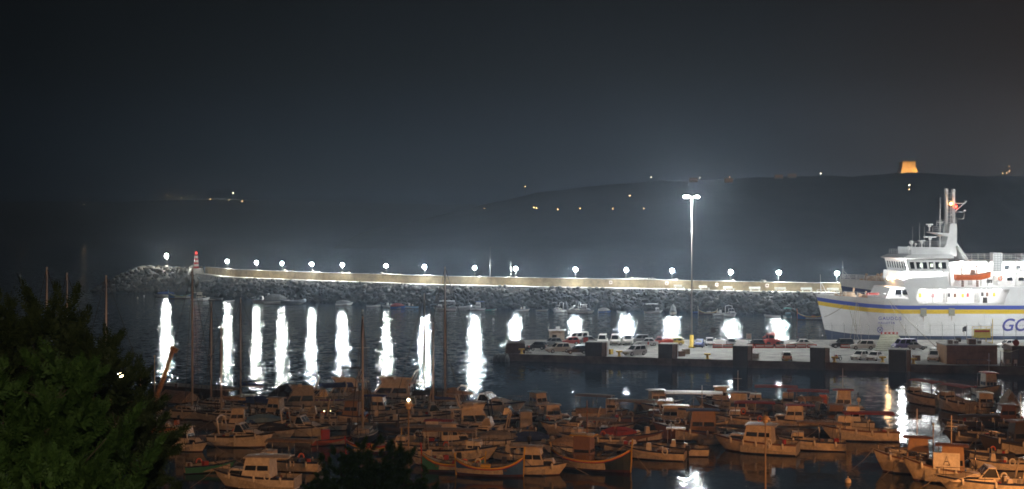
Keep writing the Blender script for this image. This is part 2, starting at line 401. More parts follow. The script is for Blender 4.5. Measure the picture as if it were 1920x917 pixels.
# round head of the mole
HC = Vector((-137, 505, 0))
def head_z(r, a):
    ex = 1.0
    return interp([(0, 8.9), (9, 8.6), (15, 5.8), (22, 2.2), (27, -1.2)], r * ex)
mb = MB(); rings = []
for i in range(14):
    r = 27 * i / 13; rings.append([HC + Vector((max(r, .01) * math.cos(2 * math.pi * k / 40) * (1.05 if math.cos(2 * math.pi * k / 40) < 0 else 1.5), max(r, .01) * 1.25 * math.sin(2 * math.pi * k / 40), head_z(r, 0) - .5)) for k in range(40)])
mb.loft(rings, cap0=True, cap1=False, sm=True)
tag(mb.build('breakwater_head', ROCK), kind='structure')

# armour boulders
rng = random.Random(11)
def rock_mesh(seed):
    bm = bmesh.new(); bmesh.ops.create_icosphere(bm, subdivisions=2, radius=1)
    rr = random.Random(seed)
    pl = [(Vector((rr.uniform(-1, 1), rr.uniform(-1, 1), rr.uniform(-1, 1))).normalized(), rr.uniform(.55, .85)) for _ in range(9)]
    for v in bm.verts:
        for n, d in pl:
            k = v.co.dot(n)
            if k > d: v.co -= n * (k - d)
        v.co *= 1 + .08 * noise.noise(v.co * 2 + Vector((seed, 0, 0)))
    me = bpy.data.meshes.new('boulder'); bm.to_mesh(me); bm.free(); me.materials.append(ROCK)
    return me
RM = [rock_mesh(s) for s in range(8)]
spots = []
A2 = offs(0)
for i in range(2600):                                     # along the inner slope
    f = rng.random() ** .9 * (len(pts) - 1.001); k = int(f); t = f - k
    wall = lerp(pts[k], pts[k + 1], t)
    a = pts[max(k - 2, 0)]; b = pts[min(k + 3, len(pts) - 1)]; tv = (b - a); tv.z = 0; tv.normalize(); n = Vector((tv.y, -tv.x, 0)); n = -n if n.y > 0 else n
    d = rng.random(); p = wall + n * (3.7 + 6.6 * d); p.z = wall.z * (1 - d) ** 1.0 - .55 * d + rng.uniform(-.35, .25)
    s = rng.uniform(.55, 1.15) * (1.0 if d > .15 else .72)
    if d < .06: p.z -= .25
    spots.append((p, s, 'slope'))
for i in range(620):                                     # round the head
    a = rng.uniform(math.pi * .55, math.pi * 2.06); r = 26 * math.sqrt(rng.uniform(.06, 1)); x = math.cos(a)
    p = HC + Vector((r * x * (1.05 if x < 0 else 1.5), r * 1.25 * math.sin(a), head_z(r, a) - .3 + rng.uniform(-.3, .4)))
    if math.hypot(p.x + 121, p.y - 492) < 4.5 or p.z < -.8: continue
    spots.append((p, rng.uniform(.6, 1.5), 'head'))
for px in (440, 530, 545, 590, 636, 650, 700, 712, 736, 750, 1090, 1180, 1184, 1189, 1196, 1205, 1212, 1215, 1218, 1226, 1265, 1373, 1380, 1440, 1468):   # tops of the seaward armour seen over the wall
    for j in range(3):
        p = bw(px + rng.uniform(-8, 8)) + Vector((rng.uniform(-.4, .4), rng.uniform(2.6, 4), WH + rng.uniform(-.5, .15))); spots.append((p, rng.uniform(.5, .95), 'crest'))
hd = sorted(range(len(spots)), key=lambda i: -spots[i][1] / spots[i][0].y * (1 if spots[i][0].x < 88 else .1))
big = set(hd[:290]); rub = MB()
for i, (p, s, wh) in enumerate(spots):
    me = RM[i % 8]; rot = Matrix.Rotation(rng.uniform(0, 6.28), 4, 'Z') @ Matrix.Rotation(rng.uniform(0, 6.28), 4, 'X')
    M = Matrix.Translation(p) @ rot @ Matrix.Diagonal((s * rng.uniform(.9, 1.35), s, s * rng.uniform(.75, 1.0), 1))
    if i in big:
        o = bpy.data.objects.new('boulder', me); COL.objects.link(o); o.matrix_world = M
        tag(o, 'large limestone boulder in the rock armour of the breakwater', 'boulder', 'boulders armouring the breakwater')
    else:
        b = len(rub.v); rub.v.extend(M @ v.co for v in me.vertices)
        for q in me.polygons: rub.face([b + k for k in q.vertices])
tag(rub.build('rubble', ROCK), kind='stuff')

# breakwater lamps
LAMPM = emit('breakwater_lamp_glow', (.93, 1.0, .99), 760)
LAMPS = [LAMPM, emit('breakwater_lamp_dim_glow', (.98, 1.0, .92), 480), emit('breakwater_lamp_strong_glow', (.9, .98, 1.0), 1050)]
first = None
LX = [426, 481, 529, 585, 642, 724, 796, 890, 967, 1079, 1174, 1260, 1370, 1460, 1569, 1672, 1790]
for k, px in enumerate(LX):
    p = bw(px); p.z += WH + .16; p.y += .3
    if first is None:
        first = thing('street_lamp', 'x', 'street lamp', p, group='lamps on the breakwater wall')
        mb = MB(); mb.path([(0, 0, 0), (0, 0, 1.9), (0, -.2, 2.2), (0, -.55, 2.3)], [.09, .07, .06, .06], 8); mb.tube((0, 0, 0), (0, 0, .12), .2, 8); mb.build('pole', mat('galvanised', (.55, .56, .55), .5, .3), first)
        mb = MB(); mb.ball((0, -.6, 2.72), .48, 12, 8); mb.build('globe', LAMPM, first)
        mb = MB(); mb.lathe((0, -.6, 3.17), [(.2, 0), (.14, .08), (.02, .12)], 10); mb.build('cap', GREYH, first)
        o = first
    else:
        o = copy_tree(first); o.location = p
    for c_ in o.children:
        if c_.name.startswith('globe'):
            if k: c_.data = c_.data.copy()
            c_.data.materials[0] = LAMPS[1 if px in (426, 481, 529, 724, 1672) else 2 if px in (796, 890, 1079, 1174, 1260) else 0]
    o['label'] = 'white globe lamp on a short pole standing on the breakwater parapet'
p = atY(313, 497, 497)
o = copy_tree(first); o.location = (p.x, p.y, p.z - .6); o.scale = (1.25, 1.25, 1.55); o['label'] = 'taller white lamp alone on the rocks at the seaward end of the breakwater'
del o['group']

# lighthouse
BAND = bpy.data.materials.new('red_white_bands'); BAND.use_nodes = True; t = BAND.node_tree; b = t.nodes['Principled BSDF']
tc = t.nodes.new('ShaderNodeTexCoord'); sx = t.nodes.new('ShaderNodeSeparateXYZ'); md = t.nodes.new('ShaderNodeMath'); md.operation = 'MULTIPLY'; md.inputs[1].default_value = 1 / 1.56
fr_ = t.nodes.new('ShaderNodeMath'); fr_.operation = 'FRACT'; gt = t.nodes.new('ShaderNodeMath'); gt.operation = 'GREATER_THAN'; gt.inputs[1].default_value = .5
mx = t.nodes.new('ShaderNodeMix'); mx.data_type = 'RGBA'; mx.inputs[6].default_value = (.55, .03, .025, 1); mx.inputs[7].default_value = (.8, .78, .74, 1)
t.links.new(tc.outputs['Object'], sx.inputs[0]); t.links.new(sx.outputs['Z'], md.inputs[0]); t.links.new(md.outputs[0], fr_.inputs[0]); t.links.new(fr_.outputs[0], gt.inputs[0]); t.links.new(gt.outputs[0], mx.inputs[0]); t.links.new(mx.outputs[2], b.inputs['Base Color'])
p = atY(368, 503, 490)
lh = thing('lighthouse', 'small red and white banded harbour light on a white plinth at the breakwater end', 'lighthouse', (p.x, p.y, p.z))
mb = MB(); mb.lathe((0, 0, -2.4), [(3.1, 0), (2.5, 2.39)], 8); mb.build('plinth', mat('whitewash', (.78, .77, .72), .7), lh)
mb = MB(); mb.lathe((0, 0, 0), [(1.02, 0), (.62, 5.46)], 16); mb.build('tower', BAND, lh)
mb = MB(); mb.lathe((0, 0, 5.47), [(.85, 0), (.85, .12), (.8, .12), (.02, .13)], 14); mb.build('gallery', RED, lh)
mb = MB(); mb.lathe((0, 0, 5.61), [(.34, 0), (.34, .6), (.02, .62)], 10); mb.build('lantern', emit('red_lantern', (1, .05, .03), 2.5), lh)
mb = MB(); mb.lathe((0, 0, 6.24), [(.5, 0), (.05, .4)], 12); mb.build('lantern_roof', RED, lh)
# thin poles on the wall
for px, py, h, lab in ((403, 490, 3.3, 'short bare pole on the wall beside the lighthouse plinth'), (919, 476, 9, 'tall thin flagpole rising behind the breakwater wall'), (958, 500, 4.6, 'white pole close beside a breakwater lamp')):
    p = bw(px) + Vector((0, .4, WH + .16)); mb = MB(); mb.tube((0, 0, 0), (0, 0, h), .07, 6, .045); mb.ball((0, 0, h), .09, 8, 5)
    tag(mb.build('pole', mat('galvanised', (.5, .5, .5)), loc=p), lab, 'pole')
# benches and life rings along the walkway
b0 = None
for k, px in enumerate((1274, 1321, 1367, 1415, 1463, 1512, 1561)):
    p = bw(px) + Vector((0, -.62, 0))
    if b0 is None:
        b0 = thing('bench', 'x', 'bench', p, group='benches against the breakwater wall')
        mb = MB(); mb.box((0, 0, .48), (3.4, .5, .1)); mb.build('seat', mat('whitewash', (.78, .77, .72)), b0)
        for s in (-1.2, 1.2): mb = MB(); mb.box((s, 0, .215), (.3, .42, .43)); mb.build('leg', mat('whitewash', (.78, .77, .72)), b0)
        mb = MB(); mb.box((0, .24, .9), (3.4, .08, .55)); mb.build('backrest', mat('whitewash', (.78, .77, .72)), b0)
        o = b0
    else: o = copy_tree(b0); o.location = p
    o['label'] = 'white concrete bench against the ochre breakwater wall'
b0 = None
for k, px in enumerate((1250, 1344, 1438, 1145)):
    p = bw(px) + Vector((0, -.16, 1.5))
    if b0 is None:
        b0 = thing('lifebuoy', 'x', 'lifebuoy', p, group='lifebuoys on the breakwater wall')
        mb = MB(); mb.torus((0, 0, 0), .42, .13, 'Y', 16, 8); mb.build('ring', mat('whitewash', (.78, .77, .72)), b0)
        mb = MB()
        for a in (0, 90, 180, 270): mb.box((.42 * math.cos(R(a)), 0, .42 * math.sin(R(a))), (.12, .29, .29) if a % 180 == 0 else (.29, .29, .12))
        mb.build('band', RED, b0); o = b0
    else: o = copy_tree(b0); o.location = p
    o['label'] = 'round white lifebuoy hung on the breakwater wall'
# ------------------------------------------------------------------ ships
SHIPW = mat('ship_white', (.82, .83, .84), .45, var=.06, scale=.4)
SHIPG = mat('ship_grey_white', (.66, .67, .68), .5, var=.08, scale=.4)
SBLUE = mat('ship_blue', (.05, .09, .42), .45, var=.06)
SYEL = mat('ship_yellow', (.72, .5, .03), .45, var=.06)
SBOOT = mat('ship_boot_top', (.06, .085, .16), .6, var=.15)
DECKR = mat('deck_oxide', (.30, .16, .10), .8, var=.3)
DLIGHT = emit('deck_light_glow', (1, .97, .9), 75)
DLIGHT2 = emit('deck_strip_glow', (1, .98, .94), 34)
WARM = emit('bridge_light_glow', (1, .85, .6), 9)

def ship_hull(parent, L_, beam, bowz, midz, stripes, boot=1.93, rake=2.5, cut=None):
    """hull lofted level by level; local x runs aft from the stem, y = 0 the centreline"""
    us = [0, .15, .5, 1, 1.8, 3, 4.5, 6.5, 9, 12, 16, 17.2, 17.5, 20, 25, 32, 45, 60, L_ - 4, L_]
    def stripez(z, u): return z + 1.35 * max(0, 1 - u / 17) ** 2
    levels = [(lambda u: -1.5), (lambda u: boot + .75 * max(0, 1 - u / 9) ** 2)]
    names = [SBOOT, SHIPW]
    mats = [SBOOT, SHIPW]
    for z0, z1, m in stripes:
        levels += [(lambda u, z=z0: stripez(z, u)), (lambda u, z=z1: stripez(z, u))]; mats += [m, SHIPG]
    levels.append(lambda u: cut if cut and u > 17.3 else lerp(bowz, midz, min(u / 12.5, 1)))
    def half(u, z):
        k = max(0, min(1, z / bowz)); st = rake * (1 - z / bowz)
        x = max(u - st * max(0, 1 - u / 14), 0)
        full = lerp(24, 13, k)
        return beam / 2 * (1 - (1 - min(x / full, 1)) ** lerp(1.7, 2.2, k)) * (1 if u < L_ - 3 else .93)
    def pt(u, j, s):
        z = levels[j](u); st = rake * (1 - z / bowz); x = u + st * max(0, 1 - u / 14)
        return Vector((x, s * half(x, z), z))
    um = []; [um.append(m) for m in mats if m not in um]
    mb = MB()
    for s in (-1, 1):
        g = [[mb.add([pt(u, j, s)]) for u in us] for j in range(len(levels))]
        for j in range(len(levels) - 1):
            for i in range(len(us) - 1): mb.face((g[j][i], g[j][i + 1], g[j + 1][i + 1], g[j + 1][i]), um.index(mats[j]), False)
    n = len(levels)
    for j in range(n - 1): mb.quad([pt(L_, j, -1), pt(L_, j, 1), pt(L_, j + 1, 1), pt(L_, j + 1, -1)], um.index(mats[j]))
    h = mb.build('hull', um, parent)
    bm = bmesh.new(); bm.from_mesh(h.data); bmesh.ops.remove_doubles(bm, verts=bm.verts, dist=.002); bmesh.ops.recalc_face_normals(bm, faces=bm.faces); bm.to_mesh(h.data); bm.free()
    top = n - 1
    return h, (lambda u, s, dz=0, inset=0: pt(u, top, s) + Vector((0, -s * inset, dz))), half

def text(parent, body, size, loc, m, rot=(90, 0, 0), shear=0.0, bold=.02, name='lettering', sp=1.0):
    cu = bpy.data.curves.new(name, 'FONT'); cu.body = body; cu.size = size; cu.shear = shear; cu.offset = bold; cu.extrude = .01; cu.space_character = sp
    tmp = bpy.data.objects.new(name, cu); COL.objects.link(tmp)
    me = bpy.data.meshes.new_from_object(tmp.evaluated_get(bpy.context.evaluated_depsgraph_get()))
    bpy.data.objects.remove(tmp)
    o = bpy.data.objects.new(name, me); COL.objects.link(o); me.materials.clear(); me.materials.append(m)
    o.parent = parent; o.location = loc; o.rotation_euler = [R(k) for k in rot]
    return o

def railing(parent, pts, h=1.1, rails=3, m=None, r=.035, step=1.6, name='railing'):
    mb = MB(); m = m or SHIPW
    for k in range(1, rails + 1): mb.path([Vector(p) + Vector((0, 0, h * k / rails)) for p in pts], r, 4)
    for a, b in zip(pts, pts[1:]):
        a = Vector(a); b = Vector(b); n = max(1, int((b - a).length / step))
        for i in range(n): mb.tube(a.lerp(b, i / n), a.lerp(b, i / n) + Vector((0, 0, h)), r * 1.2, 4)
    p = Vector(pts[-1]); mb.tube(p, p + Vector((0, 0, h)), r * 1.2, 4)
    return mb.build(name, m, parent)

fx = (1536 - 960) * 258 / F + 1.1
fer = thing('car_ferry', 'big white car ferry with blue and yellow stripes and a tall twin-pipe mast', 'ferry', (fx, 265.4, 0))
hull, edge, half = ship_hull(fer, 85, 14.7, 10.0, 9.45, [(6.4, 7.26, SYEL), (7.28, 8.06, SBLUE)], cut=8.3)
# mid stripes touch so the grey gap is a hairline of white
def U(px): return (px - 1536) * .1075
def ZF(py): return 23 - (py - 434) * .1075
NY = -7.4                                                # near side
mb = MB(); us = [0.3, 1, 2, 4, 6.5, 9, 12, 14]
g = [[edge(u, -1, -.9, .1), edge(u, 1, -.9, .1)] for u in us]
for a, b in zip(g, g[1:]): mb.quad([a[0], b[0], b[1], a[1]])
mb.build('foredeck', DECKR, fer)
railing(fer, [edge(u, -1, 0, .1) for u in (.2, 1.5, 3, 5, 7, 9, 11, 12.3)], 1.0, 3, r=.03)
mb = MB(); mb.tube((1.1, 0, 9), (.9, 0, 14.1), .09, 6, .05); mb.tube((1.1, 0, 12.4), (2.6, -.4, 9.4), .04, 4); mb.tube((1.1, 0, 12.4), (2.6, .4, 9.4), .04, 4); mb.build('jackstaff', SHIPW, fer)
BUFF = mat('deck_gear_buff', (.6, .42, .26), .6, var=.3)
for x, y, s in ((6.5, -2.2, 1.0), (9.2, -2.0, .8), (7.6, 2, 1.0), (4.6, -.6, .6)):
    mb = MB(); mb.box((x, y, 9.2 + .55 * s), (2.2 * s, 1.2 * s, 1.1 * s), .3, taper=(.7, .8)); mb.tube((x - .9 * s, y - .9 * s, 9.9), (x - .9 * s, y + .9 * s, 9.9), .5 * s, 10); mb.tube((x + .5 * s, y, 9.2), (x + .8 * s, y, 11.3 * (1 if s > .9 else .95)), .12, 6, .2)
    mb.build('windlass', BUFF, fer)
mb = MB(); mb.box((10.9, -3, 10.2), (2.6, .8, .5)); mb.build('life_raft', RED, fer)
# foredeck house
dh = cabin(fer, 'deckhouse', 12.4, 17.9, 12.4, 8.9, 11.6, rf=0, rb=1.3, tum=.3, m=SHIPW, wins=(0, 0, 0))
mb = MB(); inset_panes(mb, [(14.6, -6.12, 10.1), (17.3, -6.12, 10.1), (17.3, -5.97, 11.3), (14.6, -5.97, 11.3)], 2, .03, .08, off=.03, centre=(15, 0, 10)); mb.build('window', GLASS, dh)
# superstructure: outer grey skin with the gallery opening
P0, P1 = 16.4, 84
def skin(mb, x0, x1, z0, z1, y=NY, th=.12): mb.box(((x0 + x1) / 2, y + th / 2, (z0 + z1) / 2), (x1 - x0, th, z1 - z0))
mb = MB()
prof = [(17.2, 9.37), (18.4, 9.37)]
skin(mb, 17.0, 84, 8.06, 8.5, NY - .01)
mb.loft([[(16.4, NY, 11.3), (24.6, NY, 11.3), (24.6, NY, 13.95), (15.6, NY, 13.4)], [(16.4, NY + .12, 11.3), (24.6, NY + .12, 11.3), (24.6, NY + .12, 13.95), (15.6, NY + .12, 13.4)]])
mb.loft([[(17.4, NY, 8.5), (19.0, NY, 8.5), (18.3, NY, 9.6), (19.0, NY, 11.3), (16.4, NY, 11.3)], [(17.4, NY + .12, 8.5), (19.0, NY + .12, 8.5), (18.3, NY + .12, 9.6), (19.0, NY + .12, 11.3), (16.4, NY + .12, 11.3)]])
skin(mb, 24.6, 84, 11.3, 11.85)
mb.loft([[(36.2, NY, 8.5), (84, NY, 8.5), (84, NY, 11.3), (37.4, NY, 11.3)], [(36.2, NY + .12, 8.5), (84, NY + .12, 8.5), (84, NY + .12, 11.3), (37.4, NY + .12, 11.3)]])
mb.loft([[(24.6, NY, 11.85), (25.6, NY, 11.85), (25.0, NY, 12.6), (24.6, NY, 14.2)], [(24.6, NY + .12, 11.85), (25.6, NY + .12, 11.85), (25.0, NY + .12, 12.6), (24.6, NY + .12, 14.2)]])
mb.build('side_plating', SHIPG, fer)
mb = MB(); mb.box((50.6, 0, 8.3), (67, 14.2, .2)); mb.build('gallery_deck', SHIPG, fer)
mb = MB(); mb.box((50.6, 1.6, 9.95), (67, 11.2, 3.0)); mb.build('gallery_house', SHIPW, fer)
mb = MB(); mb.box((50.3, 0, 11.6), (67.6, 14.3, .3)); mb.build('boat_deck', SHIPG, fer)
for u in (21.9, 24.5, 26.8, 31.3): mb = MB(); mb.box((u, NY + .3, 9.9), (.09, .3, 2.8)); mb.build('pillar', SHIPG, fer)
railing(fer, [(18.8, NY + .25, 8.45), (36.4, NY + .25, 8.45)], .95, 2, SHIPG, r=.02, step=2.2)
for i in range(6): mb = MB(); mb.box((20.3 + i * 3, NY + 1.5, 11.28), (1.9, .25, .1)); mb.build('deck_light', DLIGHT2, fer)
PR = random.Random(4)
for i, u in enumerate((20.3, 22.9, 26.2, 27.4, 29, 30.0, 33, 34.0, 35.4)):
    mb = MB(); z = 10 + PR.uniform(-.1, .2); mb.box((u, -4.08, z), (.5, .1, .8)); mb.build('notice', (YELLOW, RED, DARK, BROWN)[i % 4], fer)
for u in (25.4, 31.8): mb = MB(); mb.box((u, -4.06, 9.5), (.95, .1, 2.0)); mb.build('door', GREYH, fer)
mb = MB(); mb.box((32.3, NY - .05, 9.15), (.85, .2, 1.1)); mb.build('scupper_box', DARK, fer)
for u in (19.9, 25.6): mb = MB(); mb.box((u, NY - .05, 6.75), (1.2, .1, 1.5)); mb.build('vent_grille', mat('grille', (.33, .33, .27), .7), fer)
# bridge front
mb = MB(); mb.loft([[(16.6, -6.9, 11.75), (24.4, -6.9, 11.75), (24.4, 6.9, 11.75), (16.6, 6.9, 11.75)], [(15.9, -6.9, 13.2), (24.4, -6.9, 13.2), (24.4, 6.9, 13.2), (15.9, 6.9, 13.2)], [(16.0, -6.9, 14.9), (24.4, -6.9, 14.9), (24.4, 6.9, 14.9), (16.0, 6.9, 14.9)]]); mb.build('bridge_deck_house', SHIPW, fer)
br = cabin(fer, 'wheelhouse', 16.9, 25.2, 14.6, 14.92, 17.35, rf=.2, rb=-.5, tum=-.05, m=SHIPG, wins=(0, 6, 8), my=(.22, .1))
for i in range(3): mb = MB(); mb.box((18.6 + i * 2.2, -5.8, 17.1), (.9, .3, .1)); mb.build('ceiling_lamp', WARM, fer)
for i, u in enumerate((19.2, 21.3, 23.0)): mb = MB(); mb.quad([(u, NY - .02, 15.8), (u + .55, NY - .02, 15.8), (u + .55, NY + .005, 16.5), (u, NY + .005, 16.5)]); mb.build('lit_pane', emit('bridge_pane', (.85, 1, .8), .8), fer)
mb = MB(); mb.loft([[(15.9, -7.6, 17.36), (25.8, -7.6, 17.36), (25.8, 7.6, 17.36), (15.9, 7.6, 17.36)], [(15.6, -7.9, 17.6), (26, -7.9, 17.6), (26, 7.9, 17.6), (15.6, 7.9, 17.6)], [(17, -7.0, 18.3), (25.8, -7.0, 18.3), (25.8, 7, 18.3), (17, 7, 18.3)]]); mb.build('bridge_roof', SHIPG, fer)
railing(fer, [(17.2, -6.8, 18.3), (25.6, -6.8, 18.3)], 1.0, 3, r=.03); railing(fer, [(18.6, -4.5, 19.9), (25.6, -4.5, 19.9)], 1.1, 3, r=.03)
railing(fer, [(17.2, 6.8, 18.3), (17.2, -6.8, 18.3)], 1.0, 3, r=.03)
mb = MB(); mb.box((22.2, 0, 19.05), (7.6, 9.2, 1.5)); mb.build('monkey_island', SHIPG, fer)
railing(fer, [(16.9, -7.1, 14.95), (24.6, -7.1, 14.95)], .8, 2, r=.025)
def radar(x, y, z, w, hh):
    mb = MB(); mb.tube((x, y, z), (x, y, z + hh), .16, 8); mb.box((x, y, z + hh + .2), (.5, .5, .4)); mb.box((x, y, z + hh + .55), (w, .25, .22)); mb.build('radar', SHIPW, fer)
radar(23.0, -2, 19.8, 2.6, 1.5); radar(21.0, -3, 19.8, 1.6, .7)
for x, y, z, r in ((18.2, -5, 20.3, .45), (17.4, -6, 19.4, .35), (19.3, -4.2, 20.1, .3)):
    mb = MB(); mb.tube((x, y, 18.3), (x, y, z), .12, 6); mb.ball((x, y, z + r), r, 10, 6); mb.build('satellite_dome', SHIPW, fer)
for x, z0, z1 in ((18.8, 19, 24), (20.2, 19.8, 24.8), (21.2, 19.8, 24)): mb = MB(); mb.tube((x, -4, z0), (x, -4, z1), .035, 4); mb.build('whip_aerial', SHIPW, fer)
# mast casing with platform and exhaust pipes
mb = MB(); mb.loft([[(23.6, y, 17.9), (27.6, y, 17.9), (27.6, y, 24.6), (26.2, y, 24.6), (25.9, y, 22.6), (25.4, y, 20.4)] for y in (-3.0, .6)]); mb.build('mast_casing', SHIPG, fer)
mb = MB(); mb.loft([[(22.4, y, 22.9), (26.2, y, 22.6), (26.2, y, 22.0), (25.2, y, 22.0)] for y in (-3.4, .9)]); mb.build('mast_platform', SHIPG, fer)
railing(fer, [(23.1, -3.3, 22.95), (26.6, -3.3, 22.7)], 1.1, 3, r=.03, step=1.0); railing(fer, [(24.0, -3.0, 24.1), (28.2, -3.0, 24.7)], 1.1, 3, r=.03, step=1.0)
mb = MB(); mb.tube((24.3, -2.5, 19.8), (24.3, -2.5, 30), .14, 6, .05); mb.box((24.3, -2.5, 24.9), (1.3, .2, .2)); mb.build('signal_mast', SHIPW, fer)
radar(22.7, -2.6, 23.0, 1.4, .9)
for x, zt in ((25.9, 31.9), (27.35, 31.8)):
    mb = MB(); mb.lathe((x, -1.6, 22.7), [(.36, 0), (.34, zt - 23.3), (.42, zt - 23.2), (.42, zt - 22.9), (.3, zt - 22.7)], 12); mb.build('exhaust_pipe', SHIPG, fer)
mb = MB()
for k in range(9): mb.box((26.6, -1.9, 24.8 + k * .75), (1.3, .1, .07))
mb.tube((26.6, -2, 24.7), (26.6, -2, 31), .05, 4); mb.build('ladder', SHIPW, fer)
mb = MB(); mb.tube((26.8, -1.7, 26.4), (30.0, -1.9, 29.3), .1, 5); mb.tube((27.2, -1.7, 28.8), (29.6, -1.9, 28.8), .08, 5); mb.tube((28.2, -1.8, 25.6), (29.4, -1.9, 25.6), .06, 5); mb.tube((29.4, -1.9, 25.6), (29.5, -1.9, 27), .06, 5); mb.tube((27.6, -1.8, 27.0), (29.5, -1.9, 27), .06, 5); mb.box((29.6, -1.9, 27.3), (.4, .3, .3)); mb.tube((29.6, -1.9, 28.8), (29.6, -1.9, 29.4), .06, 5); mb.build('yardarm', SHIPW, fer)
mb = MB(); mb.ball((26.6, -2.35, 28.7), .3, 10, 6); mb.build('masthead_lamp', emit('masthead_amber', (1, .45, .12), 10), fer)
mb = MB(); mb.ball((27.6, -2.35, 28.1), .3, 10, 6); mb.build('anticollision_lamp', emit('masthead_red', (1, .05, .03), 6), fer)
mb = MB(); mb.tube((27.4, -3.2, 20.0), (29.5, -4.4, 16.8), .22, 6); mb.build('mast_strut', SHIPW, fer)
mb = MB(); mb.tube((27.3, .8, 20.0), (29.3, 1.5, 16.8), .22, 6); mb.build('mast_strut', SHIPW, fer)
mb = MB(); mb.loft([[(27.3, y, 20.6), (27.7, y, 20.6), (30.1, y, 17.2), (29.1, y, 17.2)] for y in (-2.9, 1.2)]); mb.build('mast_buttress', SHIPG, fer)
mb = MB(); mb.tube((27.7, -1.6, 26.4), (29.5, -1.8, 18), .03, 4); mb.build('stay_wire', DARK, fer)
for o in fer.children:
    if o.name.split('.')[0] in ('mast_casing', 'mast_platform', 'signal_mast', 'exhaust_pipe', 'ladder', 'yardarm', 'masthead_lamp', 'anticollision_lamp', 'mast_strut', 'mast_buttress', 'stay_wire'): o.location.x += .6
# upper decks aft of the bridge
mb = MB(); mb.box((54.5, 2.2, 14.25), (59, 9.6, 5.0)); mb.build('upper_house', SHIPW, fer)
mb = MB(); mb.loft([[(29.2, y, 16.76), (84, y, 16.76), (84, y, 17.05), (28.6, y, 17.05)] for y in (-4.6, 7.2)]); mb.build('sun_deck', SHIPG, fer)
railing(fer, [(29.4, -4.5, 17.05), (84, -4.5, 17.05)], 1.25, 4, r=.035, step=1.3); railing(fer, [(29.4, 6.8, 17.05), (84, 6.8, 17.05)], 1.25, 3, r=.035, step=1.3)
railing(fer, [(25.8, NY + .2, 11.85), (84, NY + .2, 11.85)], 1.15, 3, r=.03, step=1.5)
lv = MB(); lv.box((35.3, -5.4, 16.75), (1.9, 1.8, 3.9)); lvo = lv.build('vent_tower', SHIPG, fer)
mb = MB()
for k in range(8): mb.box((35.3, -6.33, 15.1 + k * .47), (1.6, .06, .1))
for k in (-.6, 0, .6): mb.box((35.3 + k, -6.33, 16.75), (.07, .07, 3.7))
mb.build('louvre', mat('louvre_grey', (.32, .34, .36), .6), lvo)
for u0, u1, z in ((37.2, 44, 14.6), (44, 52, 14.6)):
    mb = MB(); mb.box(((u0 + u1) / 2, -5.2, z), (u1 - u0 - .3, 4, .16)); mb.build('side_deck', SHIPG, fer)
railing(fer, [(37.2, -7.1, 14.7), (52, -7.1, 14.7)], 1.15, 3, r=.035, step=1.2)
for u in (38.8, 41.3, 45): mb = MB(); mb.box((u, -6.9, 13.2), (.18, .18, 2.6)); mb.build('stanchion', SHIPW, fer)
for i, u in enumerate((29.6, 33, 38.5, 42, 47, 52)): mb = MB(); mb.box((u, -3.9, 16.62), (1.6, .4, .16)); mb.build('deck_light', DLIGHT, fer)
for i, u in enumerate((38.6, 41.6)): mb = MB(); mb.box((u, -5, 14.44), (1.2, .3, .12)); mb.build('deck_light', DLIGHT2, fer)
for i, u in enumerate((26.8, 32.2, 36.5)): mb = MB(); mb.box((u, -3.9, 12.0 + 4.4), (.5, .3, .3)); mb.build('deck_light', DLIGHT2, fer)
for u in (31.0, 36.2): mb = MB(); mb.box((u, -2.66, 13.0), (.9, .1, 2)); mb.build('door', GREYH, fer)
for u in (28.2, 31.2):
    mb = MB(); mb.box((u, -6.3, 12.4), (.35, .5, 1.3)); mb.tube((u, -6.0, 13), (u + .1, -5.4, 16.1), .14, 6); mb.tube((u + .1, -5.4, 16.1), (u, -6.7, 15.9), .12, 6); mb.build('davit', BROWN, fer)
for i in range(5):
    u = 38.6 + i * 2.3; mb = MB(); mb.box((u, -2.66, 15.6), (1.1, .08, .8)); mb.build('window', GLASS, fer)
    mb = MB(); mb.box((u + .6, -2.66, 13.2), (1.1, .08, .8)); mb.build('window', GLASS, fer)
for u in (26.9, 29.4, 33.2, 34.6, 40.4, 43.2, 46.1): mb = MB(); mb.tube((u, -2.75, 11.8), (u, -2.75, 16.7), .09, 6); mb.build('pipe', GREYH, fer)
for u in (28.6, 37.2, 43.9): mb = MB(); mb.torus((u, -2.72, 13.4), .4, .1, 'Y', 14, 6); mb.build('lifebuoy', ORANGE, fer)
for u in (40, 43.4, 47): mb = MB(); mb.tube((u - .6, -6.9, 15.2), (u + .6, -6.9, 15.2), .35, 10); mb.build('life_raft', SHIPW, fer)
for i in range(9):
    u = 17.8 + i * 7.2; mb = MB(); mb.box((u, NY - .012, 5.0 - .4 * (i % 2)), (.04, .012, 3.4)); mb.build('plating_seam', SHIPG, fer)
RUST = mat('rust_streak', (.30, .2, .12), .8, var=.3)
for u, z, h_ in ((19.9, 5.9, 1.1), (25.6, 5.9, .9), (31.5, 4.1, 1.3), (28.1, 2.9, .9)): mb = MB(); mb.loft([[(u - .07, NY + .02, z), (u + .07, NY + .02, z)], [(u - .02, NY + .02, z - h_), (u + .02, NY + .02, z - h_)]], closed=False, cap0=False, cap1=False); mb.build('rust_streak', RUST, fer)
mb = MB(); mb.box((33.4, NY + .5, 12.9), (.9, .6, .7)); mb.build('winch_box', DARK, fer)
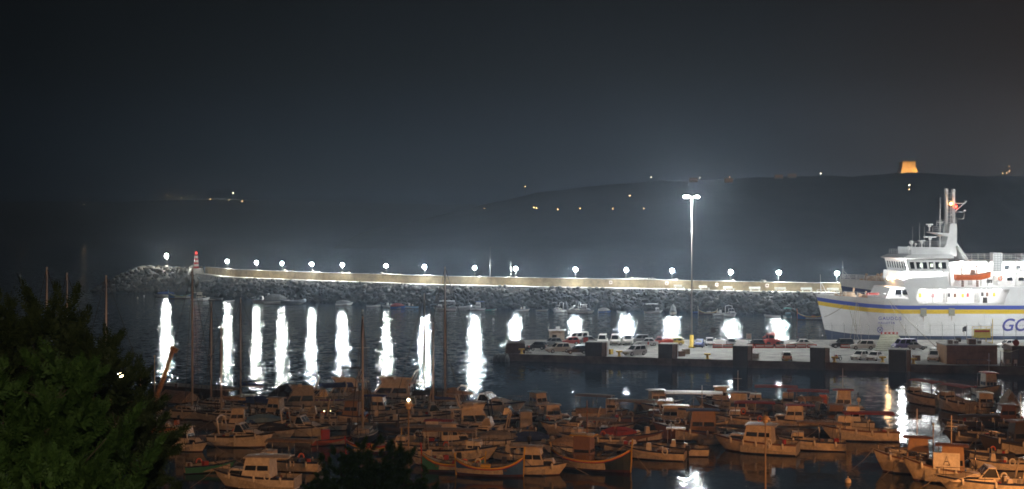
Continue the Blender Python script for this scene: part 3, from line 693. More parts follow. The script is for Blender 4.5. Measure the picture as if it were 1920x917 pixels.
# floodlight on the bridge front and lamps over the foredeck
mb = MB(); mb.ball((15.8, -6.9, 14.0), .42, 12, 8); mb.build('floodlight', emit('flood_glow', (1, 1, .97), 330), fer)
mb = MB(); mb.ball((15.3, 1, 13.2), .2, 10, 6); mb.build('foredeck_lamp', emit('foredeck_glow', (1, .52, .2), 160), fer)
mb = MB(); mb.box((20, -7.05, 14.7), (7.4, .1, .12)); mb.build('bridge_wing_light', DLIGHT2, fer)
# lettering and marks on the hull
BLUEL = mat('letter_blue', (.06, .07, .36), .5, var=0)
text(fer, 'GOZO CHANNEL', 3.5, (35.4, NY - .03, 3.0), BLUEL, shear=.28, bold=.05, sp=1.0)
mb = None
text(fer, 'GAUDOS', .95, (10.9, -7.12, 5.15), BLUEL, rot=(90, 0, -7), bold=.012, sp=1.25)
text(fer, 'VALLETTA', .62, (10.85, -7.06, 4.35), BLUEL, rot=(90, 0, -7), bold=.01, sp=1.2)
mb = MB(); mb.torus((12.2, -6.95, 2.9), .55, .07, 'Y', 20, 5)
for s in (-1, 1): mb.tube((12.2 - .38, -6.95, 2.9 - .38 * s), (12.2 + .38, -6.95, 2.9 + .38 * s), .06, 4)
mb.build('thruster_mark', BLUEL, fer, loc=(-.9, -.02, .25))
# rescue boat hung in the davits
rb = thing('rescue_boat', 'orange rescue boat hung in davits on the side of the white ferry', 'lifeboat', (fx + 29.9, 265.4 - 6.75, 13.5))
rings = []
for i in range(11):
    t = i / 10; x = -3.4 + 7.2 * t; b = .95 * (1 - max(0, (t - .45) / .55) ** 2.4) * (.85 + .15 * min(1, t * 4)); sh = .75 + .75 * max(0, t - .35) ** 1.6 * 1.5; kz = -.35 + .95 * max(0, t - .6) ** 2 * 4
    rings.append([(x, -b, sh), (x, -b * 1.0, sh * .55), (x, -b * .6, kz + .1), (x, 0, kz), (x, b * .6, kz + .1), (x, b, sh * .55), (x, b, sh), (x, 0, sh * .85)])
mb = MB(); mb.loft(rings, sm=False); mb.build('hull', ORANGE, rb)
mb = MB(); mb.path([(r[0][0], r[0][1] - .03, r[0][2]) for r in rings], .09, 6); mb.path([(r[6][0], r[6][1] + .03, r[6][2]) for r in rings], .09, 6); mb.build('gunwale', mat('fender_brown', (.32, .17, .1), .7), rb)
mb = MB(); mb.box((.2, 0, 1.3), (.9, .9, 1.0), taper=(.8, .8)); mb.build('console', BROWN, rb)
# mooring lines
def rope(name, a, b, sag, lab, r=.05):
    a = Vector(a); b = Vector(b); mb = MB(); mb.path([a.lerp(b, t / 8) - Vector((0, 0, sag * 4 * (t / 8) * (1 - t / 8))) for t in range(9)], r, 5)
    return tag(mb.build(name, ROPE), lab, 'rope', 'ferry mooring lines')
E = lambda u, z: Vector((fx + u, 265.4 - half(u, z) - .05, z))
for a, b, lab in (((6.9, 8.6), at(1590, 655, 1.3), 'mooring line slanting back from the ferry bow towards the parked black car'),
                  ((7.0, 8.4), at(1601, 652, 1.3), 'mooring line falling almost straight down from the ferry bow fairlead'),
                  ((7.2, 8.4), at(1617, 652, 1.3), 'mooring line from the bow fairlead falling towards the white car'),
                  ((12.9, 9.0), at(1716, 650, 1.3), 'steeper of two mooring lines running aft from the blue stripe'),
                  ((13.1, 9.0), at(1757, 652, 1.3), 'longest mooring line running aft past the ferry hull to the quay'),
                  ((5.2, 8.2), E(1.6, 5.3), 'short line drawn across the stem of the ferry'),
                  ((5.6, 8.0), at(1614, 648, 1.3), 'thin line crossing the others below the ship name')):
    rope('mooring_line', E(*a), b, .25, lab)

# the ship lying behind: bow showing above the ferry's foredeck
s2 = thing('moored_ship', 'second ship with dark blue hull lying behind the white ferry, only its bow showing', 'ship', (75.0, 293, 0))
h2, e2, _ = ship_hull(s2, 70, 13, 12.2, 11.6, [(7.0, 9.2, mat('ship_dark_navy', (.025, .04, .13), .5))], boot=6.9)
mb = MB(); mb.box((45, 0, 12.8), (48, 11.5, 2.6)); mb.build('deckhouse', SHIPW, s2)
g = [[e2(u, -1, -1.0, .1), e2(u, 1, -1.0, .1)] for u in (0.3, 1, 2, 4, 6.5, 9, 12, 16, 20)]; mb = MB()
for a, b in zip(g, g[1:]): mb.quad([a[0], b[0], b[1], a[1]])
mb.build('foredeck', DECKR, s2)
railing(s2, [e2(u, -1, 0, .1) for u in (.2, 1.5, 3, 5, 7, 9, 12, 16, 20)], 1.0, 3, r=.035); railing(s2, [e2(u, 1, 0, .1) for u in (.2, 1.5, 3, 5, 7, 9, 12, 16, 20)], 1.0, 3, r=.035)
mb = MB(); mb.tube((.8, 0, 11), (.7, 0, 16.2), .09, 6, .05); mb.tube((.8, 0, 14.2), (3, 0, 11.6), .04, 4); mb.build('jackstaff', SHIPW, s2)
for x, y, s in ((7, -2.2, 1.0), (8.6, 1.5, 1.3), (5.2, -1, .6), (10, -1.5, .9)):
    mb = MB(); mb.box((x, y, 11.2 + .6 * s), (2.4 * s, 1.3 * s, 1.2 * s), .3, taper=(.7, .8)); mb.tube((x - .9 * s, y - .9 * s, 12), (x - .9 * s, y + .9 * s, 12), .5 * s, 10); mb.tube((x + .4 * s, y, 11.5), (x + 1.2 * s, y, 13.4), .25, 6, .3); mb.build('windlass', BUFF, s2)
mb = MB(); mb.tube((20.8, -2, 14), (20.8, -2, 15.4), .08, 6); mb.ball((20.6, -2, 15.5), .2, 10, 6); mb.build('foredeck_lamp', emit('foredeck_glow', (1, .6, .3), 300), s2)
# ------------------------------------------------------------------ quay
QZ = 1.25
fl = [(-.6, 227.4), (3.8, 226), (43, 214.8), (80.5, 205.5), (150, 188)]
mb = MB(); top = [(x, y) for x, y in fl] + [(150, 257.4), (1.6, 257.4)]
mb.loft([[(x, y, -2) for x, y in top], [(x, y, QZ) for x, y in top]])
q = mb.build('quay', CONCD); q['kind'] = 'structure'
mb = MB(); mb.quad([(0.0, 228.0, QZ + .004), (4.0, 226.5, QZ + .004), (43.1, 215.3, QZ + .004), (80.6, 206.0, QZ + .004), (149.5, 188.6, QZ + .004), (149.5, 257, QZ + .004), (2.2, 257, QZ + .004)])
tag(mb.build('quay_apron', CONC), kind='structure')
# painted bay lines
mb = MB()
for k in range(14):
    x = 20 + k * 2.7; mb.quad([(x, 244, QZ + .008), (x + .12, 244, QZ + .008), (x + .12, 249, QZ + .008), (x, 249, QZ + .008)])
tag(mb.build('road_marking', mat('road_paint', (.6, .6, .58), .8)), kind='structure')
def Q(px, py): return at(px, py, QZ + .006)
def edge_y(x):
    return interp([(a, b) for a, b in fl], x)
# raised corner block and the floating fender
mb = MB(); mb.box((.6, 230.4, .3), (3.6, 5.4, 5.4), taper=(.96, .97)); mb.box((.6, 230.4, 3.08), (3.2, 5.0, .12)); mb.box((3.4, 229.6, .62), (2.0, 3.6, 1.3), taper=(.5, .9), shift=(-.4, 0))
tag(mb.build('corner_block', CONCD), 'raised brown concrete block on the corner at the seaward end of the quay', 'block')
fn = thing('pneumatic_fender', 'big black tyre-clad fender floating against the quay corner', 'fender', (-1.9, 226.6, .3), R(-20))
mb = MB(); mb.loft([[(x, r * math.cos(2 * math.pi * k / 14), r * math.sin(2 * math.pi * k / 14)) for k in range(14)] for x, r in ((-1.5, .35), (-1.2, .85), (-.6, 1.0), (.6, 1.0), (1.2, .85), (1.5, .35))], sm=True); mb.build('body', BLACK, fn)
for x in (-1, -.35, .35, 1): mb = MB(); mb.torus((x, 0, 0), .98, .17, 'X', 16, 6); mb.build('tyre', BLACK, fn)
# mooring dolphins / fender blocks along the edge
FEND = mat('fender_panel', (.03, .028, .028), .7, var=.35, scale=1.5)
for px0, px1, lab in ((1097, 1128, 'dark fender block on the quay edge nearest the sea end'), (1234, 1260, 'dark fender block beside the foot of the tall light mast'), (1374, 1401, 'dark fender block on the quay edge between the light mast and the barrier'), (1519, 1546, 'dark fender block in front of the ferry bow'), (1667, 1698, 'dark fender block in front of the grey ramp')):
    Y = edge_y((px0 - 960) / F * 218) - .35; x0 = (px0 - 960) / F * Y; x1 = (px1 - 960) / F * Y; w = x1 - x0
    d = thing('fender_block', lab, 'fender block', ((x0 + x1) / 2, Y, 0), R(-14), 'fender blocks along the quay edge')
    mb = MB(); mb.box((.35, 2.0, 1.4), (w + .7, 3.2, 4.55), taper=(.97, .97)); mb.build('concrete_block', CONC, d)
    mb = MB(); mb.box((0, .18, 1.5), (w, .36, 4.3)); mb.build('fender_panel', FEND, d)
    mb = MB(); mb.box((w / 2 + .72, .9, 1.4), (.14, 1.1, 4.4)); mb.build('rust_plate', mat('rusty_steel', (.13, .07, .045), .8, var=.4), d)
    mb = MB(); mb.tube((w / 2 + .02, -.06, -.6), (w / 2 + .02, -.06, 3.75), .06, 5); mb.build('ladder_rail', STEEL if '1097' not in lab else RED, d)
# bollards
b0 = None
for px, py, lab in ((978, 664, 'yellow bollard at the seaward end of the quay edge beside the motorbikes'), (1161, 668, 'yellow bollard on the quay edge in front of the silver off-roader'), (1328, 674, 'yellow bollard on the quay edge below the light mast'), (1474, 676, 'yellow bollard on the quay edge just below the white hatchback'), (1655, 679, 'yellow bollard on the quay edge beside the pair of white cars'), (1567, 680, 'yellow bollard hard against the fender block before the ferry bow'), (1713, 682, 'yellow bollard against the fender block before the ramp')):
    p = Q(px, py); p.y = max(p.y, edge_y(p.x) + .75)
    if b0 is None:
        b0 = thing('bollard', lab, 'bollard', p, group='yellow bollards on the quay edge')
        mb = MB(); mb.lathe((0, 0, 0), [(.42, 0), (.42, .06), (.24, .08), (.2, .6), (.24, .7)], 12); mb.build('post', YELLOW, b0)
        mb = MB(); mb.loft([[(x, .24 * math.cos(2 * math.pi * k / 10), .82 + .15 * math.sin(2 * math.pi * k / 10)) for k in range(10)] for x in (-.52, .52)]); mb.build('head', YELLOW, b0)
    else: o = copy_tree(b0); o.location = p; o['label'] = lab
# light mast
p = Q(1297, 652); HM = 28.2
LM = mat('mast_grey', (.42, .40, .37), .5, .2)
MASTL = emit('mast_flood_glow', (.96, 1, .98), 2400)
def light_mast(p, lab):
    m = thing('light_mast', lab, 'light mast', p)
    mb = MB(); mb.lathe((0, 0, 0), [(.16, 2.0), (.08, HM)], 12); mb.build('mast', LM, m)
    mb = MB(); mb.lathe((0, 0, 0), [(.62, 0), (.62, .3), (.4, .34), (.38, 2.4), (.3, 2.42)], 12); mb.build('base', YELLOW, m)
    mb = MB(); mb.tube((-1.15, -.1, HM), (1.15, -.1, HM), .05, 6); mb.build('crossarm', LM, m)
    for x, y, s in ((-1.2, -.3, 1), (-.75, .1, 1), (1.0, -.1, 1)):
        mb = MB(); mb.box((x, y, HM + .22), (.62, .5, .2), taper=(.8, .8)); h = mb.build('floodlight_housing', LM, m)
        mb = MB(); mb.box((x, y, HM + .02), (.56, .44, .2), taper=(1, 1)); mb.build('floodlight_glass', MASTL, h)
    return m
light_mast(p, 'very tall light mast with a crossarm of floodlights and a yellow foot on the quay')
light_mast(Vector((104, 236, QZ)), 'tall light mast standing farther along the quay, past the brown buildings')

# ------------------------------------------------------------------ road vehicles
HEADL = mat('headlamp_glass', (.7, .72, .74), .15, var=0); TAILL = mat('tail_lamp', (.35, .02, .015), .3, var=0); PLATE = mat('number_plate', (.75, .72, .55), .5, var=0)
TYRE = mat('tyre', (.02, .02, .02), .85); RIM = mat('wheel_rim', (.45, .45, .46), .35, .7)
def cc(n, c): return mat('car_' + n, c, .28, var=.05, spec=.6)
CARC = dict(white=cc('white', (.72, .72, .7)), silver=cc('silver', (.42, .43, .44)), black=cc('black', (.02, .02, .022)), blue=cc('blue', (.05, .09, .32)), red=cc('red', (.38, .04, .03)), grey=cc('grey', (.16, .165, .17)), beige=cc('beige', (.58, .53, .46)), yellow=cc('yellow', (.5, .38, .08)), purple=cc('purple', (.13, .11, .28)))
def car(kind, col, p, ang, lab, grp='cars parked on the quay'):
    c = CARC[col]
    Lc, Wc, belt, Hh = dict(hatch=(3.8, 1.66, .86, 1.46), sedan=(4.4, 1.72, .86, 1.43), suv=(4.3, 1.8, 1.0, 1.72), van=(4.5, 1.8, 1.05, 1.95), pickup=(5.0, 1.78, 1.0, 1.72))[kind]
    nm = dict(hatch='hatchback_car', sedan='saloon_car', suv='off_road_car', van='van', pickup='pickup_truck')[kind]
    t = thing(nm, lab, 'van' if kind == 'van' else 'pickup' if kind == 'pickup' else 'car', p, R(ang), grp)
    h = Lc / 2; gc = .22
    hood = .3 * Lc if kind not in ('van',) else .16 * Lc
    bonz = belt - .1 if kind != 'van' else belt - .02
    rear = h - (.72 if kind == 'sedan' else 0)
    prof = [(-h + .06, gc + .06), (-h, gc + .25), (-h + .02, belt - .12), (-h + .1, belt)] + ([(-h + .7, belt + .02)] if kind == 'sedan' else []) + [(h - hood, belt), (h - .25, bonz - .06), (h - .03, bonz - .2), (h, gc + .28), (h - .05, gc + .06)]
    rings = []
    for y, k in ((-Wc / 2, .93), (-Wc / 2 + .02, .97), (-Wc / 2 + .12, 1), (Wc / 2 - .12, 1), (Wc / 2 - .02, .97), (Wc / 2, .93)):
        rings.append([(x * (.985 if k < 1 else 1), y, gc + (z - gc) * k + (.02 if k < .95 else 0)) for x, z in prof])
    mb = MB(); mb.loft(rings); mb.build('body', c, t)
    x1 = h - hood + .12
    x0 = {'hatch': -h + .1, 'sedan': -h + .55, 'suv': -h + .08, 'van': -h + .08, 'pickup': -.45}[kind]
    cabin(t, 'cabin', x0, x1, Wc - .12, belt - .01, Hh, rf=.75 if kind != 'van' else .6, rb={'hatch': .35, 'sedan': .6, 'suv': .15, 'van': .08, 'pickup': .12}[kind], tum=.16, m=c, wins=(1, 2 if kind != 'van' else 3, 1), my=(.1, .14))
    t.children[-1].name = 'cabin'
    if kind == 'pickup':
        mb = MB()
        for s in (-1, 1): mb.box((-h + .95, s * (Wc / 2 - .07), belt + .1), (1.8, .08, .24))
        mb.box((-h + .08, 0, belt + .1), (.08, Wc - .24, .24)); mb.build('load_bed', c, t)
    for sx in (-1, 1):
        for sy in (-1, 1):
            cx = sx * Lc * .31 + (.02 if sx > 0 else -.02); rw = .31 if kind in ('hatch', 'sedan') else .36
            mb = MB(); mb.wheel((cx, sy * (Wc / 2 - .08), rw), rw, .2); w = mb.build('wheel', TYRE, t)
            mb = MB(); mb.wheel((cx, sy * (Wc / 2 + .0), rw), rw * .62, .07, 10); mb.build('rim', RIM, w)
    for s in (-1, 1):
        mb = MB(); mb.box((h - .06, s * (Wc / 2 - .27), bonz - .2), (.12, .36, .16)); mb.build('headlight', HEADL, t)
        mb = MB(); mb.box((-h + .04, s * (Wc / 2 - .2), belt - .18), (.1, .22, .26)); mb.build('taillight', TAILL, t)
        mb = MB(); mb.box((x1 - .45, s * (Wc / 2 + .02), belt + .06), (.12, .2, .14)); mb.build('wing_mirror', c, t)
    mb = MB(); mb.box((h - .01, 0, gc + .22), (.05, 1.1, .14)); mb.build('grille', DARK, t)
    for s in (-1, 1): mb = MB(); mb.box((s * (h + .005), 0, gc + .3 + (.1 if s < 0 else 0)), (.03, .5, .11)); mb.build('number_plate', PLATE, t)
    return t
CARS = [('hatch', 'black', 1006, 655, 165, 'black hatchback parked beside the corner block at the seaward end'),
 ('hatch', 'grey', 1035, 648, 200, 'dark grey hatchback half hidden behind the pale off-roader'),
 ('suv', 'beige', 1046, 661, 200, 'pale cream boxy off-roader parked side on near the seaward end'),
 ('hatch', 'black', 1081, 663, 185, 'dark hatchback against the seaward fender block'),
 ('hatch', 'red', 1068, 646, 185, 'red hatchback in the back row at the seaward end'),
 ('van', 'white', 1083, 641, 180, 'white van at the very back of the seaward end'),
 ('van', 'white', 1130, 646, 262, 'white van nose on, at the sea end of the row of vans'),
 ('van', 'white', 1154, 646, 262, 'white van nose on, in the middle of the row of vans'),
 ('van', 'white', 1178, 646, 262, 'white van nose on, at the ferry end of the row of vans'),
 ('suv', 'grey', 1197, 644, 180, 'dark grey off-roader showing behind the vans'),
 ('sedan', 'silver', 1213, 648, 175, 'silver saloon between the vans and the red pickup'),
 ('pickup', 'red', 1237, 648, 180, 'red pickup in the back row behind the fender block'),
 ('hatch', 'yellow', 1264, 647, 175, 'dull yellow hatchback in the back row beside the red pickup'),
 ('suv', 'silver', 1190, 666, 215, 'silver off-roader alone in the middle of the open apron'),
 ('hatch', 'blue', 1311, 651, 255, 'blue car right beside the light mast foot'),
 ('hatch', 'silver', 1331, 648, 265, 'silver hatchback between the blue car and the sign post'),
 ('hatch', 'grey', 1371, 649, 265, 'dark grey hatchback in front of the red barrier line'),
 ('sedan', 'white', 1502, 650, 180, 'white saloon side on in front of the ferry stem'),
 ('hatch', 'white', 1475, 675, 80, 'white hatchback seen from behind near the quay edge'),
 ('suv', 'black', 1578, 652, 180, 'black off-roader below the ferry bow'),
 ('suv', 'white', 1617, 655, 175, 'large white off-roader side on below the ship name'),
 ('hatch', 'white', 1612, 674, 225, 'white hatchback, the sea end car of the pair in front'),
 ('sedan', 'white', 1640, 675, 235, 'white saloon, the ramp end car of the pair in front'),
 ('van', 'purple', 1696, 655, 190, 'purple people carrier at the foot of the ramp'),
 ('sedan', 'silver', 1714, 655, 0, 'silver saloon between the purple people carrier and the brown building'),
 ('pickup', 'white', 1752, 676, 245, 'white pickup beside the brown building'),
 ('hatch', 'silver', 1765, 660, 200, 'silver car behind the white pickup'),
 ('hatch', 'white', 1888, 652, 190, 'white car behind the sagging awning'),
 ('hatch', 'black', 1415, 651, 180, 'black hatchback among the red barriers'),
 ('sedan', 'grey', 1100, 644, 180, 'grey saloon tucked behind the first fender block')]
for k, c, px, py, a, lab in CARS: car(k, c, Q(px, py), a, lab)
# motorbikes
for px, py, lab in ((984, 659, 'parked motorbike closest to the raised corner block'), (993, 658, 'parked motorbike beside the black hatchback'), (1570, 676, 'scooter parked behind the fender block before the ferry bow')):
    t = thing('motorbike', lab, 'motorbike', Q(px, py), R(200))
    for x in (-.62, .62): mb = MB(); mb.torus((x, 0, .31), .26, .06, 'Y', 14, 6); mb.build('wheel', TYRE, t)
    mb = MB(); mb.path([(-.62, 0, .31), (-.2, 0, .5), (.2, 0, .55), (.42, 0, .8), (.62, 0, .31)], .05, 6); mb.box((0, 0, .42), (.5, .26, .34)); mb.build('frame', DARK, t)
    mb = MB(); mb.box((-.35, 0, .78), (.75, .28, .14), taper=(.9, .7)); mb.build('seat', BLACK, t)
    mb = MB(); mb.ball((.15, 0, .8), .2, 8, 5); mb.build('fuel_tank', RED, t)
    mb = MB(); mb.path([(.35, -.34, 1.02), (.45, 0, .98), (.35, .34, 1.02)], .025, 5); mb.ball((.56, 0, .86), .1, 8, 5); mb.build('handlebar', STEEL, t)
for px, py, m, lab in ((1277, 668, WOOD, 'heap of timber crates beside the fender block by the light mast'), (1286, 664, CANVT, 'tan crate standing between the fender block and the light mast'), (1143, 664, YELLOW, 'yellow crate beside the seaward fender block'), (1417, 672, GREYH, 'grey crate beside the middle fender block'), (1718, 676, WOOD, 'timber crate beside the fender block in front of the ramp')):
    p = Q(px, py); t = thing('crate', lab, 'crate', p, R(px)); w = .9
    for i in range(3): mb = MB(); mb.box((0, 0, .15 + i * .3), (w * 1.3, w, .26)); mb.build('slat', m, t)
    mb = MB(); mb.box((0, 0, .45), (w * 1.22, w * .9, .86)); mb.build('body', DARK, t)
# fence along the ferry berth
fe = thing('mesh_fence', 'wire fence on tall thin posts along the ferry berth', 'fence', (0, 255.6, QZ))
for k, px in enumerate(range(1468, 1925, 23)):
    x = (px - 960) / F * 255.6
    mb = MB(); mb.tube((x, 0, 0), (x, 0, 3.1), .045, 5); mb.tube((x, 0, 3.1), (x - .3, -.3, 3.6), .035, 4); mb.build('post', STEEL, fe)
mb = MB()
for z in (.3, 1.2, 2.1, 3.0): mb.tube(((1468 - 960) / F * 255.6, 0, z), ((1925 - 960) / F * 255.6, 0, z), .015, 4)
mb.build('wire', STEEL, fe)
# red and white barriers
b0 = None
for k, px in enumerate((1345, 1364, 1385, 1404, 1424, 1441, 1462, 1482, 1502, 1522, 1584, 1604)):
    p = Q(px, 652.5); p.y -= .2
    if b0 is None:
        b0 = thing('barrier', 'x', 'barrier', p, R(-2), 'barriers across the quay')
        mb = MB(); mb.prism([(-.9, .0), (.9, .0), (.9, .12), (.82, .7), (-.82, .7), (-.9, .12)], -.2, .2); mb.build('body', mat('barrier_red', (.5, .09, .06), .6), b0)
        mb = MB(); mb.box((0, -.21, .42), (1.5, .02, .2)); mb.build('white_band', SHIPW, b0); o = b0
    else: o = copy_tree(b0); o.location = p
    o['label'] = 'red plastic barrier in the line across the back of the quay'
# red telehandler with boom
t = thing('telehandler', 'red wheeled loader with raised boom standing by the barriers', 'loader', Q(1446, 650), R(20))
mb = MB(); mb.box((0, 0, .95), (3.2, 1.5, .8), taper=(.92, .9)); mb.build('chassis', RED, t)
cabin(t, 'cab', -.9, .5, 1.0, 1.35, 2.5, rf=.2, rb=.1, m=RED, wins=(1, 1, 1))
mb = MB(); mb.path([(-1.4, .6, 1.7), (.8, .6, 2.6), (2.0, .6, 1.1)], .16, 6); mb.build('boom', RED, t)
mb = MB(); mb.box((2.2, .2, .8), (.5, 1.4, .6), taper=(.6, 1)); mb.build('bucket', DARK, t)
for sx in (-1, 1):
    for sy in (-1, 1): mb = MB(); mb.wheel((sx * 1.05, sy * .75, .5), .5, .35); mb.build('wheel', TYRE, t)
# ramp to the ferry
rp = thing('boarding_ramp', 'olive grey ramp rising from the quay to the ferry side with a red sign board', 'ramp', (0, 0, 0))
A0, A1 = Q(1640, 658), Q(1707, 658)
x0 = (1650 - 960) / F * 255; x1 = (1682 - 960) / F * 255
mb = MB(); mb.loft([[(A0.x, A0.y, QZ), (A1.x, A1.y, QZ), (A1.x, A1.y, QZ + .1), (A0.x, A0.y, QZ + .1)], [(x0, 254.6, QZ), (x1, 254.6, QZ), (x1, 254.6, 2.5), (x0, 254.6, 2.5)]]); mb.build('slope', mat('ramp_olive', (.28, .28, .2), .8, var=.3), rp)
for k in range(1, 9):
    u = k / 9; a = Vector((A0.x, A0.y, QZ + .12)).lerp(Vector((x0, 254.6, 2.52)), u); b = Vector((A1.x, A1.y, QZ + .12)).lerp(Vector((x1, 254.6, 2.52)), u)
    mb = MB(); mb.tube(a, b, .06, 4); mb.build('cleat', mat('ramp_olive', (.28, .28, .2)), rp)
mb = MB(); mb.box(((x0 + x1) / 2, 254.5, 2.78), (x1 - x0, .1, .42)); mb.build('sign_board', RED, rp)
mb = MB()
for k in range(4): mb.box((x0 + .5 + k * .8, 254.42, 2.78), (.35, .03, .28))
mb.build('white_block', SHIPW, rp)
# yellow gantry with sign
t = thing('scaffold', 'yellow scaffold frame carrying a yellow banner beside the ferry', 'scaffold', Q(1842, 652))
mb = MB()
for x in (-1.9, -.6, .7, 1.9):
    mb.tube((x, 0, 0), (x, 0, 3.9 if x < 1.5 else 5.4), .06, 5)
for z in (1, 2.2, 3.9): mb.tube((-1.9, 0, z), (1.9, 0, z), .05, 5)
mb.tube((-1.9, 0, 1), (1.9, 0, 3.9), .04, 5); mb.build('frame', YELLOW, t)
mb = MB(); mb.box((-.1, -.1, 2.7), (3.2, .06, 1.7)); mb.build('banner', mat('banner_yellow', (.7, .6, .12), .7), t)
mb = MB(); mb.box((-.1, -.15, 3.1), (2.8, .03, .35)); mb.build('red_band', RED, t)
# flag
p = Q(1812, 654); t = thing('flag', 'small dark flag on a thin pole against the white ferry hull', 'flag', p)
mb = MB(); mb.tube((0, 0, 0), (0, 0, 4.3), .03, 5); mb.build('pole', STEEL, t)
mb = MB(); mb.loft([[(-.0, 0, 4.2), (0, .01, 3.2)], [(-.35, .1, 4.15), (-.35, .11, 3.25)], [(-.75, -.05, 3.9), (-.75, -.04, 3.1)]], closed=False, cap0=False, cap1=False); mb.build('cloth', CANVD, t)
# signs
for px, py, h, c, lab in ((1337, 650, 3.6, DARK, 'dark traffic signal post behind the silver hatchback'), (1404, 652, 2.6, SHIPW, 'white notice board on a post above the barriers'), (1098, 650, 1.7, RED, 'small red notice board behind the seaward fender block'), (1797, 660, 2.6, DARK, 'dark square sign on a post by the brown building roof')):
    t = thing('sign_post', lab, 'sign', Q(px, py)); mb = MB(); mb.tube((0, 0, 0), (0, 0, h), .05, 5); mb.build('post', STEEL, t)
    mb = MB(); mb.box((0, -.08, h - .45), (.9, .06, .95)); mb.build('board', c, t)
# hut
hp = Q(1044, 643); t = thing('kiosk', 'small cream kiosk with a box on its roof at the back of the quay', 'kiosk', hp)
mb = MB(); mb.box((0, 0, 1.2), (2.9, 2.4, 2.4)); mb.build('wall', CREAM, t)
mb = MB(); mb.box((0, 0, 2.47), (3.2, 2.7, .14)); mb.build('roof', SHIPW, t); mb = MB(); mb.box((.2, 0, 2.85), (.8, .6, .6)); mb.build('roof_box', SHIPW, t)
mb = MB(); mb.box((-.5, -1.21, 1.3), (.9, .05, .8)); mb.build('window', GLASS, t)
mb = MB(); mb.tube((-1.6, 0, 0), (-1.6, 0, 3.9), .04, 5); mb.build('aerial', STEEL, t)
# brown waterfront building with roof plant
Y = 209.5; x0 = (1776 - 960) / F * Y; x1 = (1869 - 960) / F * Y
STUCCO = ground_mat('brown_stucco', (.30, .17, .095), .8, .25, .2)
bd = thing('flat_roofed_building', 'low brown flat-roofed building on the quay with air units on its roof', 'building', ((x0 + x1) / 2, Y, QZ), R(-3))
w = x1 - x0; mb = MB(); mb.box((0, 3, 1.5), (w, 6, 3)); mb.build('wall', STUCCO, bd)
mb = MB(); mb.box((0, 3, 3.09), (w + .3, 6.3, .16)); mb.build('roof', CONC, bd)
for x, y, s in ((-3, 2, .7), (-1.9, 2.4, .6), (.4, 1.6, 1.0), (2.0, 3, .6)):
    mb = MB(); mb.box((x, y, 3.18 + s * .45), (s * 1.2, s, s * .9)); a_ = mb.build('air_unit', GREYH if s < .9 else BROWN, bd)
    mb = MB(); mb.torus((x, y - s * .51, 3.18 + s * .45), s * .3, .04, 'Y', 12, 4); mb.build('fan_guard', DARK, a_)
mb = MB()
for x in (-2.6, -.8, 1, 2.8): mb.tube((x, -.5, 0), (x, -.5, .8), .04, 5)
mb.tube((-2.6, -.5, .8), (2.8, -.5, .8), .04, 5); mb.build('handrail', DARK, bd)
aw = thing('awning', 'tan cloth awning sagging between the two brown buildings', 'awning', ((1886 - 960) / F * 208, 208, QZ))
mb = MB(); mb.loft([[(-1.5, y, 2.6 - .1 * abs(y)) for y in (-1.5, 0, 1.5)], [(0, y, 2.2) for y in (-1.5, 0, 1.5)], [(1.6, y, 2.7) for y in (-1.5, 0, 1.5)]], closed=False, cap0=False, cap1=False); mb.build('cloth', CANVT, aw)
for x in (-1.4, 1.5):
    for y in (-1.4, 1.4): mb = MB(); mb.tube((x, y, 0), (x, y, 2.5), .05, 5); mb.build('post', DARK, aw)
x0 = (1902 - 960) / F * 206
bd = thing('brown_kiosk', 'dark brown waterside building with a round sign cut by the picture edge', 'building', (x0 + 4.5, 206.6, QZ), R(-6))
mb = MB(); mb.box((0, 2.5, 1.55), (9, 5, 3.1)); mb.build('wall', mat('dark_brown_boards', (.09, .04, .03), .7, var=.3), bd)
mb = MB(); mb.box((0, 2.5, 3.2), (9.3, 5.4, .18)); mb.build('roof', BROWN, bd)
mb = MB(); mb.loft([[(-3.9 + .5 * math.cos(2 * math.pi * k / 16), y, 3.75 + .5 * math.sin(2 * math.pi * k / 16)) for k in range(16)] for y in (-.2, -.1)]); mb.build('round_sign', RED, bd)
for i, px in enumerate((1882, 1893, 1905)):
    c = thing('garden_chair', ('white plastic chair under the awning nearest the flat-roofed building', 'white plastic chair in the middle under the awning', 'white plastic chair under the awning by the dark building')[i], 'chair', ((px - 960) / F * 206.6, 206.9, QZ), R(40 * i))
    mb = MB(); mb.box((0, 0, .45), (.5, .5, .06)); mb.build('seat', SHIPW, c); mb = MB(); mb.box((-.25, 0, .75), (.06, .5, .6)); mb.build('backrest', SHIPW, c)
    for sx in (-.2, .2):
        for sy in (-.2, .2): mb = MB(); mb.tube((sx, sy, 0), (sx, sy, .43), .025, 4); mb.build('leg', SHIPW, c)
